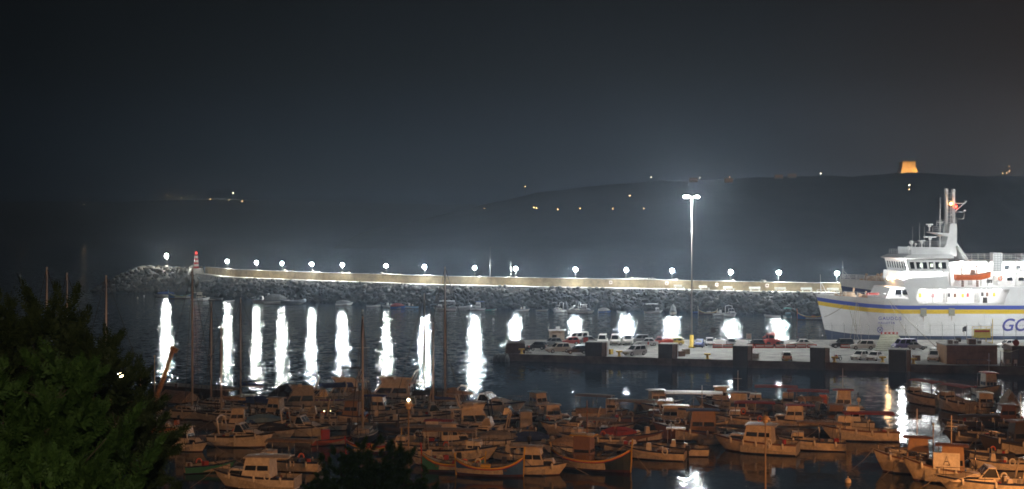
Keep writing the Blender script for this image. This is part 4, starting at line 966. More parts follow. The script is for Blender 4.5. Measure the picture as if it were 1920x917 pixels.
# ------------------------------------------------------------------ boats
def boat_hull(t, L, B, H, top=WHITE, stripe=NAVY, bottom=ANTIF, deck=DECKM, rise=.55, fore=.5, sole=.12, dbl=False, flare=.25, trans=.85, rub=DARK):
    """hull + deck of a boat; x forward; fore = where the foredeck begins (0..1); dbl = pointed stern"""
    n = 14; rings = []; dk = []
    for i in range(n + 1):
        s = i / n
        if dbl:
            b = B / 2 * max(.02, math.sin(math.pi * (.04 + .92 * s))) ** .62; zs = H * (1 + .75 * (2 * abs(s - .5)) ** 2.6 * (1.35 if s > .5 else 1)); c = .62; rk = 0
        else:
            b = B / 2 * min(1, trans + (1 - trans) * s / .35) if s < .45 else B / 2 * (1 - ((s - .45) / .55) ** 2.3) * .985 + .015 * B / 2
            zs = H * (1 + rise * max(0, s - .15) ** 1.7); c = lerp(.9, .45, max(0, (s - .3) / .7)); rk = .16 * L * max(0, (s - .5) / .5) ** 2.2
        xg = -L / 2 + L * s
        def X(z): return xg - rk * (1 - max(z, 0) / zs) - (0 if s else .12 * (1 - z / zs) * -1)
        zc = H * (.12 if not dbl else .25); zm = lerp(zc, zs, .55)
        P = [(X(-.25), 0, -.28), (X(zc), b * c, zc), (X(zm), b * lerp(c, 1, .5 + flare * .6), zm), (X(zs * .8), b * .985, zs - .15 * H), (xg, b, zs), (xg, max(b - .07, .005), zs + .015), (xg, max(b - .1, .004), zs - .04)]
        rings.append([Vector(p) for p in P]); dk.append((s, xg, max(b - .1, .004), zs))
    mb = MB()
    for sgn in (-1, 1):
        rr = [[Vector((p.x, sgn * p.y, p.z)) for p in r] for r in rings]
        mb.loft(rr, closed=False, cap0=False, cap1=False, mfun=lambda i, k: (2, 0, 0, 1, 3, 3)[k])
    r = rings[0]; full = [Vector((p.x, -p.y, p.z)) for p in r[:5]] + [Vector((p.x, p.y, p.z)) for p in r[4:0:-1]]
    mb.quad(full, 0)
    h = mb.build('hull', [top, stripe, bottom, rub], t)
    bm = bmesh.new(); bm.from_mesh(h.data); bmesh.ops.remove_doubles(bm, verts=bm.verts, dist=.003); bmesh.ops.recalc_face_normals(bm, faces=bm.faces); bm.to_mesh(h.data); bm.free()
    mb = MB(); ds = []
    for s, x, b, zs in dk:
        z = zs - .03 if s >= fore else (sole if s > .02 else sole)
        bb = b if s >= fore else b - .04 * B
        ds.append((s, x, b, zs, z))
    prev = None
    for i, (s, x, b, zs, z) in enumerate(ds):
        rr = [(x, -b, zs - .03), (x, -b, z), (x, 0, z + (.05 if s >= fore else 0)), (x, b, z), (x, b, zs - .03)]
        if i and (ds[i - 1][0] < fore <= s):
            pz = ds[i - 1][4]; mb.loft([[(x, -b, zs - .03), (x, -b, pz), (x, 0, pz), (x, b, pz), (x, b, zs - .03)], rr], closed=False, cap0=False, cap1=False)
            mb.loft([prev, [(x, -b, zs - .03), (x, -b, pz), (x, 0, pz), (x, b, pz), (x, b, zs - .03)]], closed=False, cap0=False, cap1=False)
        elif prev: mb.loft([prev, rr], closed=False, cap0=False, cap1=False)
        else: mb.quad(rr)
        prev = rr
    mb.build('deck', deck, t)
    def gun(s, inset=0.0, dz=0.0, side=1):
        k = min(int(s * n), n - 1); f = s * n - k
        a = dk[k]; c_ = dk[k + 1]; return Vector((lerp(a[1], c_[1], f), side * max(lerp(a[2], c_[2], f) + .1 - inset, .0), lerp(a[3], c_[3], f) + dz))
    return gun

def outboard(t, L, H, y=0, m=BLACK):
    o = MB(); o.box((-L / 2 - .22, y, H + .28), (.5, .34, .42), taper=(.8, .8)); o = o.build('outboard_motor', m, t)
    k = MB(); k.box((-L / 2 - .25, y, H * .5 - .05), (.2, .14, H + .3)); k.build('drive_leg', m, o)
def fender(t, p, m=WHITE, r=.11, h=.5):
    mb = MB(); mb.lathe((p[0], p[1], p[2] - h), [(.02, 0), (r, .08), (r, h - .1), (.02, h)], 8); mb.build('hull_fender', m, t)
def rail(t, gun, s0, s1, h=.5, m=STEEL, r=.022):
    mb = MB(); ss = [lerp(s0, s1, i / 5) for i in range(6)]
    P = [gun(s, .08, h) for s in ss] + [gun(s, .08, h, -1) for s in ss[::-1]]
    mb.path(P, r, 5)
    for s in ss[::2]:
        for k in (1, -1): mb.tube(gun(s, .08, 0, k), gun(s, .08, h, k), r, 4)
    mb.build('pulpit_rail', m, t)
def roof(t, x0, x1, w, z, m, post=None, camber=.1, posts=True, thick=.06, name='canopy', zb=.5):
    mb = MB(); A = []
    for i in range(5):
        x = lerp(x0, x1, i / 4); e = -.04 if i in (0, 4) else 0
        A.append([(x, -w / 2, z + e), (x, -w / 4, z + camber + e), (x, 0, z + camber * 1.25 + e), (x, w / 4, z + camber + e), (x, w / 2, z + e), (x, w / 2 - .02, z - thick + e), (x, 0, z + camber - thick + e), (x, -w / 2 + .02, z - thick + e)])
    mb.loft(A); mb.build(name, m, t)
    if posts:
        for x in ((x0 + .15, x1 - .15) if x1 - x0 < 3.2 else (x0 + .15, (x0 + x1) / 2, x1 - .15)):
            for s in (-1, 1): mb = MB(); mb.tube((x, s * (w / 2 - .08), zb), (x, s * (w / 2 - .08), z), .035, 5); mb.build('canopy_post', post or STEEL, t)
def mast(t, x, z0, h, boom=3.2, cover=CANVB, L=10, stays=True, tilt=0, mm=None):
    mb = MB(); mb.tube((x, 0, z0), (x + tilt, 0, z0 + h), .13, 8, .09); m_ = mb.build('mast', mm or ALU, t)
    for k in (.45, .72): mb = MB(); mb.tube((x + tilt * k, -.75, z0 + h * k), (x + tilt * k, .75, z0 + h * k), .03, 5); mb.build('spreader', ALU, m_)
    if boom:
        mb = MB(); mb.tube((x - .1, 0, z0 + 1.1), (x - boom, 0, z0 + 1.2), .07, 6); mb.build('boom', ALU, t)
        if cover: mb = MB(); mb.path([(x - .15, 0, z0 + 1.7), (x - .3, 0, z0 + 1.4), (x - boom * .6, 0, z0 + 1.38), (x - boom, 0, z0 + 1.3)], [.1, .22, .19, .1], 8); mb.build('sail_cover', cover, t)
    if stays:
        for a in ((L / 2 - .1, 0, z0 - .1), (-L / 2 + .1, 0, z0 - .2), (x, 1.3, z0 - .2), (x, -1.3, z0 - .2)):
            mb = MB(); mb.tube((x + tilt, 0, z0 + h - .1), a, .04, 4); mb.build('stay', DARK, t)

GRP1, GRP2 = 'boats moored in the marina', 'small boats moored along the breakwater'
def boat(kind, px, py, L, ang, lab, grp=GRP1, top=WHITE, stripe=NAVY, cov=CANVB, deck=DECKM, cab=None, bottom=ANTIF, H=None, B=None, out=None, fend=0, mh=0, opts=()):
    if grp == GRP2 and top is WHITE: top = GELC
    p = at(px, py, 0)
    nm = dict(cabin='cabin_boat', cruiser='motor_cruiser', fly='motor_yacht', open='open_boat', rib='inflatable_boat', luzzu='wooden_fishing_boat', sail='sailing_boat', canopy='passenger_boat', covered='covered_boat', pilot='fishing_boat', dinghy='dinghy', tug='work_boat')[kind]
    cat = dict(sail='sailing boat', luzzu='fishing boat', pilot='fishing boat', fly='yacht', dinghy='dinghy', tug='work boat').get(kind, 'boat')
    t = thing(nm, lab, cat, p, R(ang), grp); cab = cab or top
    rr = random.Random(int(px * 7 + py))
    if kind == 'cabin':
        H = H or .1 * L + .12; B = B or .36 * L
        g = boat_hull(t, L, B, H, top, stripe, bottom, deck, fore=.62)
        zf = g(.7).z
        cabin(t, 'cuddy', -.02 * L, .32 * L, B * .62, H * .9, zf + .32, rf=.5, tum=.08, w1=B * .45, m=cab, wins=(0, 1, 0))
        cabin(t, 'wheelhouse', -.22 * L, .12 * L, B * .72, H * .9, H + 1.35, rf=.45, rb=.1, tum=.08, m=cab, wins=(2, 2, 0), my=(.38, .1))
        roof(t, -.42 * L if 'long' in opts else -.27 * L, .09 * L, B * .74, H + 1.40, cov if 'roofc' in opts else cab, posts=False, camber=.05, name='roof')
        if 'long' in opts:
            for s in (-1, 1): mb = MB(); mb.tube((-.41 * L, s * B * .34, H * .6), (-.41 * L, s * B * .34, H + 1.35), .03, 5); mb.build('roof_post', STEEL, t)
        mb = MB(); mb.box((-.40 * L, 0, H * .55), (.1 * L, B * .7, .35)); mb.build('stern_seat', cab, t)
        rail(t, g, .62, .97)
        mb = MB(); mb.tube((-.1 * L, 0, H + 1.4), (-.14 * L, 0, H + 2.6), .02, 4); mb.build('aerial', STEEL, t)
    elif kind == 'cruiser':
        H = H or .1 * L + .15; B = B or .33 * L
        g = boat_hull(t, L, B, H, top, stripe, bottom, deck, fore=.42, rise=.5)
        cabin(t, 'coachroof', -.06 * L, .36 * L, B * .76, H * 1.0, g(.6).z + .42, rf=.22 * L, rb=0, w1=B * .52, m=cab, wins=(0, 1, 0), my=(.35, .25))
        cabin(t, 'windscreen', -.1 * L, .1 * L, B * .78, g(.5).z + .2, g(.5).z + .95, rf=.1 * L, rb=.04 * L, tum=.14, m=cab, wins=(2, 1, 0), my=(.1, .12))
        mb = MB(); z = H + .1; mb.path([(-.3 * L, -B * .44, z), (-.34 * L, -B * .4, z + 1.35), (-.35 * L, 0, z + 1.55), (-.34 * L, B * .4, z + 1.35), (-.3 * L, B * .44, z)], .09, 6); mb.build('radar_arch', cab, t)
        if 'cover' in opts: roof(t, -.44 * L, -.02 * L, B * .8, H + 1.25, cov, posts=True, camber=.28, zb=H * .9)
        mb = MB(); mb.box((-.4 * L, 0, H * .7), (.1 * L, B * .75, .5), taper=(.9, .95)); mb.build('stern_seat', CREAM, t)
        for s in (-1, 1): mb = MB(); mb.box((-.2 * L, s * B * .2, H * .8), (.5, .5, .8), taper=(.8, .9)); mb.build('helm_seat', CREAM, t)
        mb = MB(); mb.box((-L / 2 - .3, 0, .22), (.7, B * .8, .1)); mb.build('swim_platform', top, t)
        rail(t, g, .55, .98)
    elif kind == 'fly':
        H = H or .115 * L; B = B or .34 * L
        g = boat_hull(t, L, B, H, top, stripe, bottom, deck, fore=.3, rise=.45)
        cabin(t, 'saloon', -.26 * L, .26 * L, B * .82, H * 1.0, H + 1.75, rf=.17 * L, rb=.02 * L, tum=.14, m=cab, wins=(2, 2, 2), my=(.32, .14))
        mb = MB(); mb.loft([[(-.42 * L, y, H + 1.78) for y in (-B * .42, B * .42)] + [(-.42 * L, y, H + 1.92) for y in (B * .42, -B * .42)], [(.1 * L, y, H + 1.78) for y in (-B * .4, B * .4)] + [(.1 * L, y, H + 1.92) for y in (B * .4, -B * .4)]]); mb.build('flybridge_deck', cab, t)
        mb = MB()
        mb.loft([[(-.24 * L, -B * .4, H + 1.9), (.09 * L, -B * .36, H + 1.9), (.12 * L, 0, H + 1.9), (.09 * L, B * .36, H + 1.9), (-.24 * L, B * .4, H + 1.9)], [(-.22 * L, -B * .40, H + 2.15), (.13 * L, -B * .33, H + 2.35), (.16 * L, 0, H + 2.4), (.13 * L, B * .33, H + 2.35), (-.22 * L, B * .40, H + 2.15)]], closed=False, cap0=False, cap1=False); mb.build('flybridge_coaming', cab, t)
        for s in (-1, 1): mb = MB(); mb.tube((-.4 * L, s * B * .38, H), (-.38 * L, s * B * .38, H + 1.8), .06, 6); mb.build('flybridge_post', cab, t)
        mb = MB(); mb.path([(-.26 * L, -B * .38, H + 1.9), (-.33 * L, -B * .32, H + 3.2), (-.33 * L, B * .32, H + 3.2), (-.26 * L, B * .38, H + 1.9)], .1, 6); mb.build('radar_arch', cab, t)
        if 'bimini' in opts: roof(t, -.3 * L, 0, B * .7, H + 3.5, cov, zb=H + 1.9)
        mb = MB(); mb.box((-.02 * L, 0, H + 2.2), (.5, B * .4, .5)); mb.build('helm_seat', CREAM, t)
        mb = MB(); mb.tube((-.33 * L, .2, H + 3.2), (-.36 * L, .2, H + 5.2), .02, 4); mb.build('aerial', STEEL, t)
        mb = MB(); mb.box((-L / 2 - .35, 0, .25), (.8, B * .8, .1)); mb.build('swim_platform', top, t)
        rail(t, g, .5, .98, .65)
    elif kind in ('open', 'dinghy'):
        H = H or .09 * L + .12; B = B or .37 * L
        g = boat_hull(t, L, B, H, top, stripe, bottom, deck, fore=.8 if kind == 'open' else 1.1)
        for k in (-.25, .02) if kind == 'open' else (-.15, .15): mb = MB(); mb.box((k * L, 0, H * .65), (.28, B * .86, .06)); mb.build('thwart', WOOD, t)
        if kind == 'open' and 'plain' not in opts:
            mb = MB(); mb.box((.08 * L, 0, H * .5 + .45), (.55, .6, .9), taper=(.7, .85)); c_ = mb.build('console', cab, t)
            mb = MB(); mb.box((.08 * L + .2, 0, H * .5 + 1.12), (.05, .55, .4)); mb.build('windscreen', GLASS, c_)
            mb = MB(); mb.box((-.12 * L, 0, H * .5 + .35), (.4, .7, .55), taper=(.85, .95)); mb.build('helm_seat', CREAM, t)
        if 'ttop' in opts: roof(t, -.12 * L, .2 * L, B * .62, H + 1.55, cov, zb=H * .5, camber=.03)
        if 'bin' in opts: mb = MB(); mb.box((-.15 * L, 0, H + .35), (.9, .8, .9), taper=(1.05, 1.05)); mb.build('fish_bin', RED, t)
    elif kind == 'rib':
        B = B or .4 * L; r = .055 * L + .05; H = .35
        P = [(-L / 2, B / 2 - r, r * 1.1), (-L * .1, B / 2 - r, r * 1.1), (L * .2, B / 2 - r * 1.2, r * 1.3), (L * .38, B * .25, r * 1.7), (L * .46, 0, r * 1.9)]
        P = P + [(x, -y, z) for x, y, z in P[-2::-1]]
        mb = MB(); mb.path(P, r, 10); mb.build('tube', top, t)
        mb = MB(); mb.loft([[(-L / 2 + .1, y, .12) for y in (-B * .3, B * .3)] + [(-L / 2 + .1, 0, -.2)], [(L * .2, y, .18) for y in (-B * .28, B * .28)] + [(L * .2, 0, -.15)], [(L * .42, y, .35) for y in (-.05, .05)] + [(L * .42, 0, .2)]]); mb.build('floor', deck, t)
        mb = MB(); mb.box((0, 0, .65), (.5, .6, .9), taper=(.7, .85)); mb.build('console', cab, t)
        mb = MB(); mb.box((-.2 * L, 0, .5), (.4, .7, .6)); mb.build('helm_seat', CREAM, t)
    elif kind == 'luzzu':
        H = H or .1 * L + .1; B = B or .34 * L
        g = boat_hull(t, L, B, H, top, stripe, bottom, deck, dbl=True, fore=.7, sole=.25)
        for s in (0, 1):
            e = g(s); x = e.x; mb = MB(); mb.loft([[(x * k, -.06, z), (x * k + (.12 if s else -.12), -.06, z), (x * k + (.12 if s else -.12), .06, z), (x * k, .06, z)] for k, z in ((.97, -.2), (1, e.z * .5), (1.005, e.z), (1.03, e.z + (.75 if s else .35)))]); mb.build('stem_post', cab if s else stripe, t)
        mb = MB(); mb.path([g(k / 10, .0, -.16) for k in range(11)], .04, 5); mb.path([g(k / 10, .0, -.16, -1) for k in range(11)], .04, 5); mb.build('rubbing_strake', YELLOW if stripe is not YELLOW else RED, t)
        if 'house' in opts:
            cabin(t, 'wheelhouse', -.2 * L, .02 * L, B * .55, .3, H + 1.75, rf=.06, rb=.05, tum=.04, m=cov, wins=(2, 1, 1), my=(.55, .12))
            roof(t, -.24 * L, .06 * L, B * .65, H + 1.8, cab, posts=False, camber=.05, name='roof')
            mb = MB(); mb.tube((-.05 * L, 0, H + 1.8), (-.05 * L, 0, H + 4.4), .05, 6); mb.build('mast', WOOD, t)
            mb = MB(); 
            ss = [.08 + .84 * k / 12 for k in range(13)]
            for sd in (-1, 1):
                mb.path([g(s, .06, .42, sd) for s in ss], .025, 4)
                for s in ss: mb.tube(g(s, .06, -.02, sd), g(s, .06, .42, sd), .02, 4)
            mb.build('rail', STEEL, t)
        elif 'tent' in opts:
            mb = MB(); mb.loft([[(x, -B * .42, H + .1), (x, 0, H + .75), (x, B * .42, H + .1)] for x in (-.3 * L, 0, .2 * L)], closed=True); mb.build('tarpaulin', cov, t)
        else:
            for k in (-.2, .05, .25): mb = MB(); mb.box((k * L, 0, H * .7), (.25, B * .8, .06)); mb.build('thwart', WOOD, t)
            mb = MB(); mb.box((-.06 * L, 0, H * .8), (.9, .6, .5)); mb.build('engine_box', cab, t)
    elif kind == 'sail':
        H = H or .1 * L + .1; B = B or .3 * L
        g = boat_hull(t, L, B, H, top, stripe, bottom, deck, fore=.28, trans=.6, rise=.3)
        cabin(t, 'coachroof', -.12 * L, .2 * L, B * .62, H, H + .55, rf=.09 * L, rb=.05, tum=.1, m=cab, wins=(0, 3, 0), my=(.3, .25))
        mast(t, .08 * L, H + .5, mh or 1.25 * L, .36 * L, cov, L, mm=PALEM if 'pale' in opts else None)
        if 'tent' in opts:
            mb = MB(); mb.loft([[(x, -B * .62, H + 1.0), (x, -B * .3, H + 1.75), (x, 0, H + 2.25), (x, B * .3, H + 1.75), (x, B * .62, H + 1.0)] for x in (-.4 * L, -.15 * L, .06 * L)], closed=True); mb.build('tarpaulin', CANVT, t)
        mb = MB(); mb.path([(-.44 * L, -.4, H + .7), (-.44 * L, 0, H + .85), (-.44 * L, .4, H + .7)], .03, 5); mb.tube((-.43 * L, 0, H * .5), (-.44 * L, 0, H + .85), .04, 5); mb.build('tiller_post', STEEL, t)
        rail(t, g, .75, .98, .6); 
        mb = MB()
        for sd in (-1, 1):
            mb.path([g(s, .06, .58, sd) for s in (.05, .25, .5, .75)], .015, 4)
            for s in (.05, .25, .5, .75): mb.tube(g(s, .06, 0, sd), g(s, .06, .58, sd), .02, 4)
        mb.build('guard_rail', STEEL, t)
    elif kind == 'canopy':
        H = H or .09 * L + .15; B = B or .31 * L
        g = boat_hull(t, L, B, H, top, stripe, bottom, deck, fore=.78)
        roof(t, -.44 * L, .2 * L, B * .86, H + 1.5, cov, post=cab if cab is not top else STEEL, zb=H)
        for k in range(4): mb = MB(); mb.box((-.36 * L + k * .13 * L, 0, H * .7), (.35, B * .8, .12)); mb.build('bench', WOOD, t)
        cabin(t, 'cuddy', .1 * L, .3 * L, B * .66, H * .8, H + 1.25 if 'tall' in opts else H + .7, rf=.3, tum=.1, m=cab, wins=(2, 1, 1), my=(.4, .12))
        if 'box' in opts: mb = MB(); mb.box((-.36 * L, -B * .35, H + .55), (.9, .4, .9)); mb.build('life_raft_box', ORANGE, t)
        if 'top' in opts:
            mb = MB(); mb.tube((0, 0, H + 1.6), (0, 0, H + 2.5), .04, 5); mb.ball((0, 0, H + 2.6), .22, 8, 6); mb.build('mast_light', CREAM, t)
            mb = MB(); mb.box((.08 * L, 0, H + 1.85), (1.4, 1.0, .4), taper=(.85, .85)); mb.build('roof_locker', CREAM, t)
        rail(t, g, .7, .97)
    elif kind == 'covered':
        H = H or .1 * L + .1; B = B or .37 * L
        g = boat_hull(t, L, B, H, top, stripe, bottom, deck, fore=.6)
        hh = {0: .75}.get(0) if 'low' in opts else 1.7
        mb = MB(); mb.loft([[(x, -B * .47 * k, z - .15), (x, -B * .35 * k, z + hh * .55 * e), (x, 0, z + hh * e), (x, B * .35 * k, z + hh * .55 * e), (x, B * .47 * k, z - .15)] for x, k, e, z in ((-.46 * L, .9, .6, H), (-.2 * L, 1, 1, H), (.1 * L, .95, .85, H * 1.1), (.34 * L, .55, .2, H * 1.4))], closed=True); mb.build('tarpaulin', cov, t)
        mb = MB(); mb.tube((.3 * L, 0, H * 1.2), (.3 * L, 0, H * 1.2 + .9), .03, 5); mb.build('post', STEEL, t)
    elif kind in ('pilot', 'tug'):
        H = H or .115 * L; B = B or .34 * L
        g = boat_hull(t, L, B, H, top, stripe, bottom, deck, fore=.66, rise=1.1, flare=.1)
        hx = -.1 * L if kind == 'pilot' else -.02 * L
        cabin(t, 'wheelhouse', hx - .16 * L, hx + .16 * L, B * .6, .3, H + 1.75, rf=.4, rb=.15, tum=.12, m=cab, wins=(3, 2, 1), my=(.58, .1))
        roof(t, hx - .2 * L, hx + .19 * L, B * .66, H + 1.8, cov, posts=False, camber=.06, name='roof')
        mb = MB(); mb.tube((hx, 0, H + 1.8), (hx, 0, H + 3.9), .05, 6); mb.tube((hx - .5, 0, H + 3.1), (hx + .5, 0, H + 3.1), .03, 5); mb.build('mast', ALU, t)
        if 'panel' in opts:
            mb = MB(); mb.box((-.04 * L, (B * .5 + .02) * opts[-1], H + .72), (2.3, .06, 1.2)); pn = mb.build('name_panel', WHITE, t)
            mb = MB(); y = (B * .5 + .06) * opts[-1]; x = -.04 * L
            mb.path([(x - .26, y, H + .45), (x, y, H + 1.08), (x + .26, y, H + .45), (x - .3, y, H + .45)], .035, 4); mb.tube((x - .12, y, H + .7), (x + .12, y, H + .7), .03, 4); mb.build('sail_emblem', NAVY, pn)
        mb = MB(); mb.lathe((.3 * L, 0, g(.8).z - .05), [(.16, 0), (.16, .35), (.22, .4), (.02, .42)], 8); mb.build('samson_post', DARK, t)
        mb = MB(); mb.tube((-.38 * L, B * .2, H * .5), (-.38 * L, B * .2, H + 1.5), .04, 5); mb.tube((-.38 * L, -B * .2, H * .5), (-.38 * L, -B * .2, H + 1.5), .04, 5); mb.tube((-.38 * L, -B * .2, H + 1.5), (-.38 * L, B * .2, H + 1.5), .04, 5); mb.build('stern_gantry', STEEL, t)
        rail(t, g, .62, .98, .5)
    if out: outboard(t, L, H if kind != 'rib' else .5)
    if grp == GRP1 and not fend and kind in ('cabin', 'cruiser', 'fly', 'canopy', 'pilot', 'sail'): fend = rr.choice((0, 2, 3, 4))
    if grp == GRP1 and kind not in ('rib', 'dinghy'):
        b_ = g(.97); mb = MB(); mb.path([b_, (b_.x + .9, b_.y + rr.uniform(-.5, .5), b_.z * .5), (b_.x + 2.2, b_.y + rr.uniform(-1, 1), -.15)], .025, 4); mb.build('bow_line', ROPE, t)
    for k in range(fend):
        s = .15 + .6 * k / max(1, fend - 1)
        for sd in (-1, 1): q = g(s, -.08, .1, sd); fender(t, q)
    if grp == GRP1: t.scale = (1, 1, 1.0 if kind == 'sail' else 1.08 if kind == 'fly' else 1.26)
    else: t.scale = (1.12, 1.12, 1.3)
    # clutter on board
    if grp == GRP1 and kind not in ('dinghy', 'rib', 'covered'):
        for k in range(rr.randint(2, 4)):
            x = rr.uniform(-.42, -.05) * L; y = rr.uniform(-.28, .28) * B; w = rr.uniform(.25, .6)
            mb = MB(); mb.box((x, y, H * .6 + .2), (w, w * rr.uniform(.6, 1.1), rr.uniform(.25, .6)), rr.uniform(0, 3), taper=(.9, .9))
            mb.build(rr.choice(('locker', 'crate')), rr.choice((CREAM, WHITE, GREYH, BROWN, BLUE, CANVG, RED)), t)
        if kind in ('cabin', 'canopy', 'pilot', 'open', 'cruiser', 'fly') and rr.random() < .7:
            x = rr.uniform(-.45, -.2) * L; y = rr.choice((-1, 1)) * B * .38
            mb = MB(); mb.tube((x, y, H * .7), (x - .35, y * 1.1, H + 2.3), .018, 4); mb.build('fishing_rod', DARK, t)
        if rr.random() < .5 and kind != 'sail':
            mb = MB(); c_ = g(.3, .0, .05, rr.choice((-1, 1))); mb.torus(c_, .26, .07, 'Y', 12, 6); mb.build('lifebuoy', rr.choice((ORANGE, WHITE)), t)
    return t
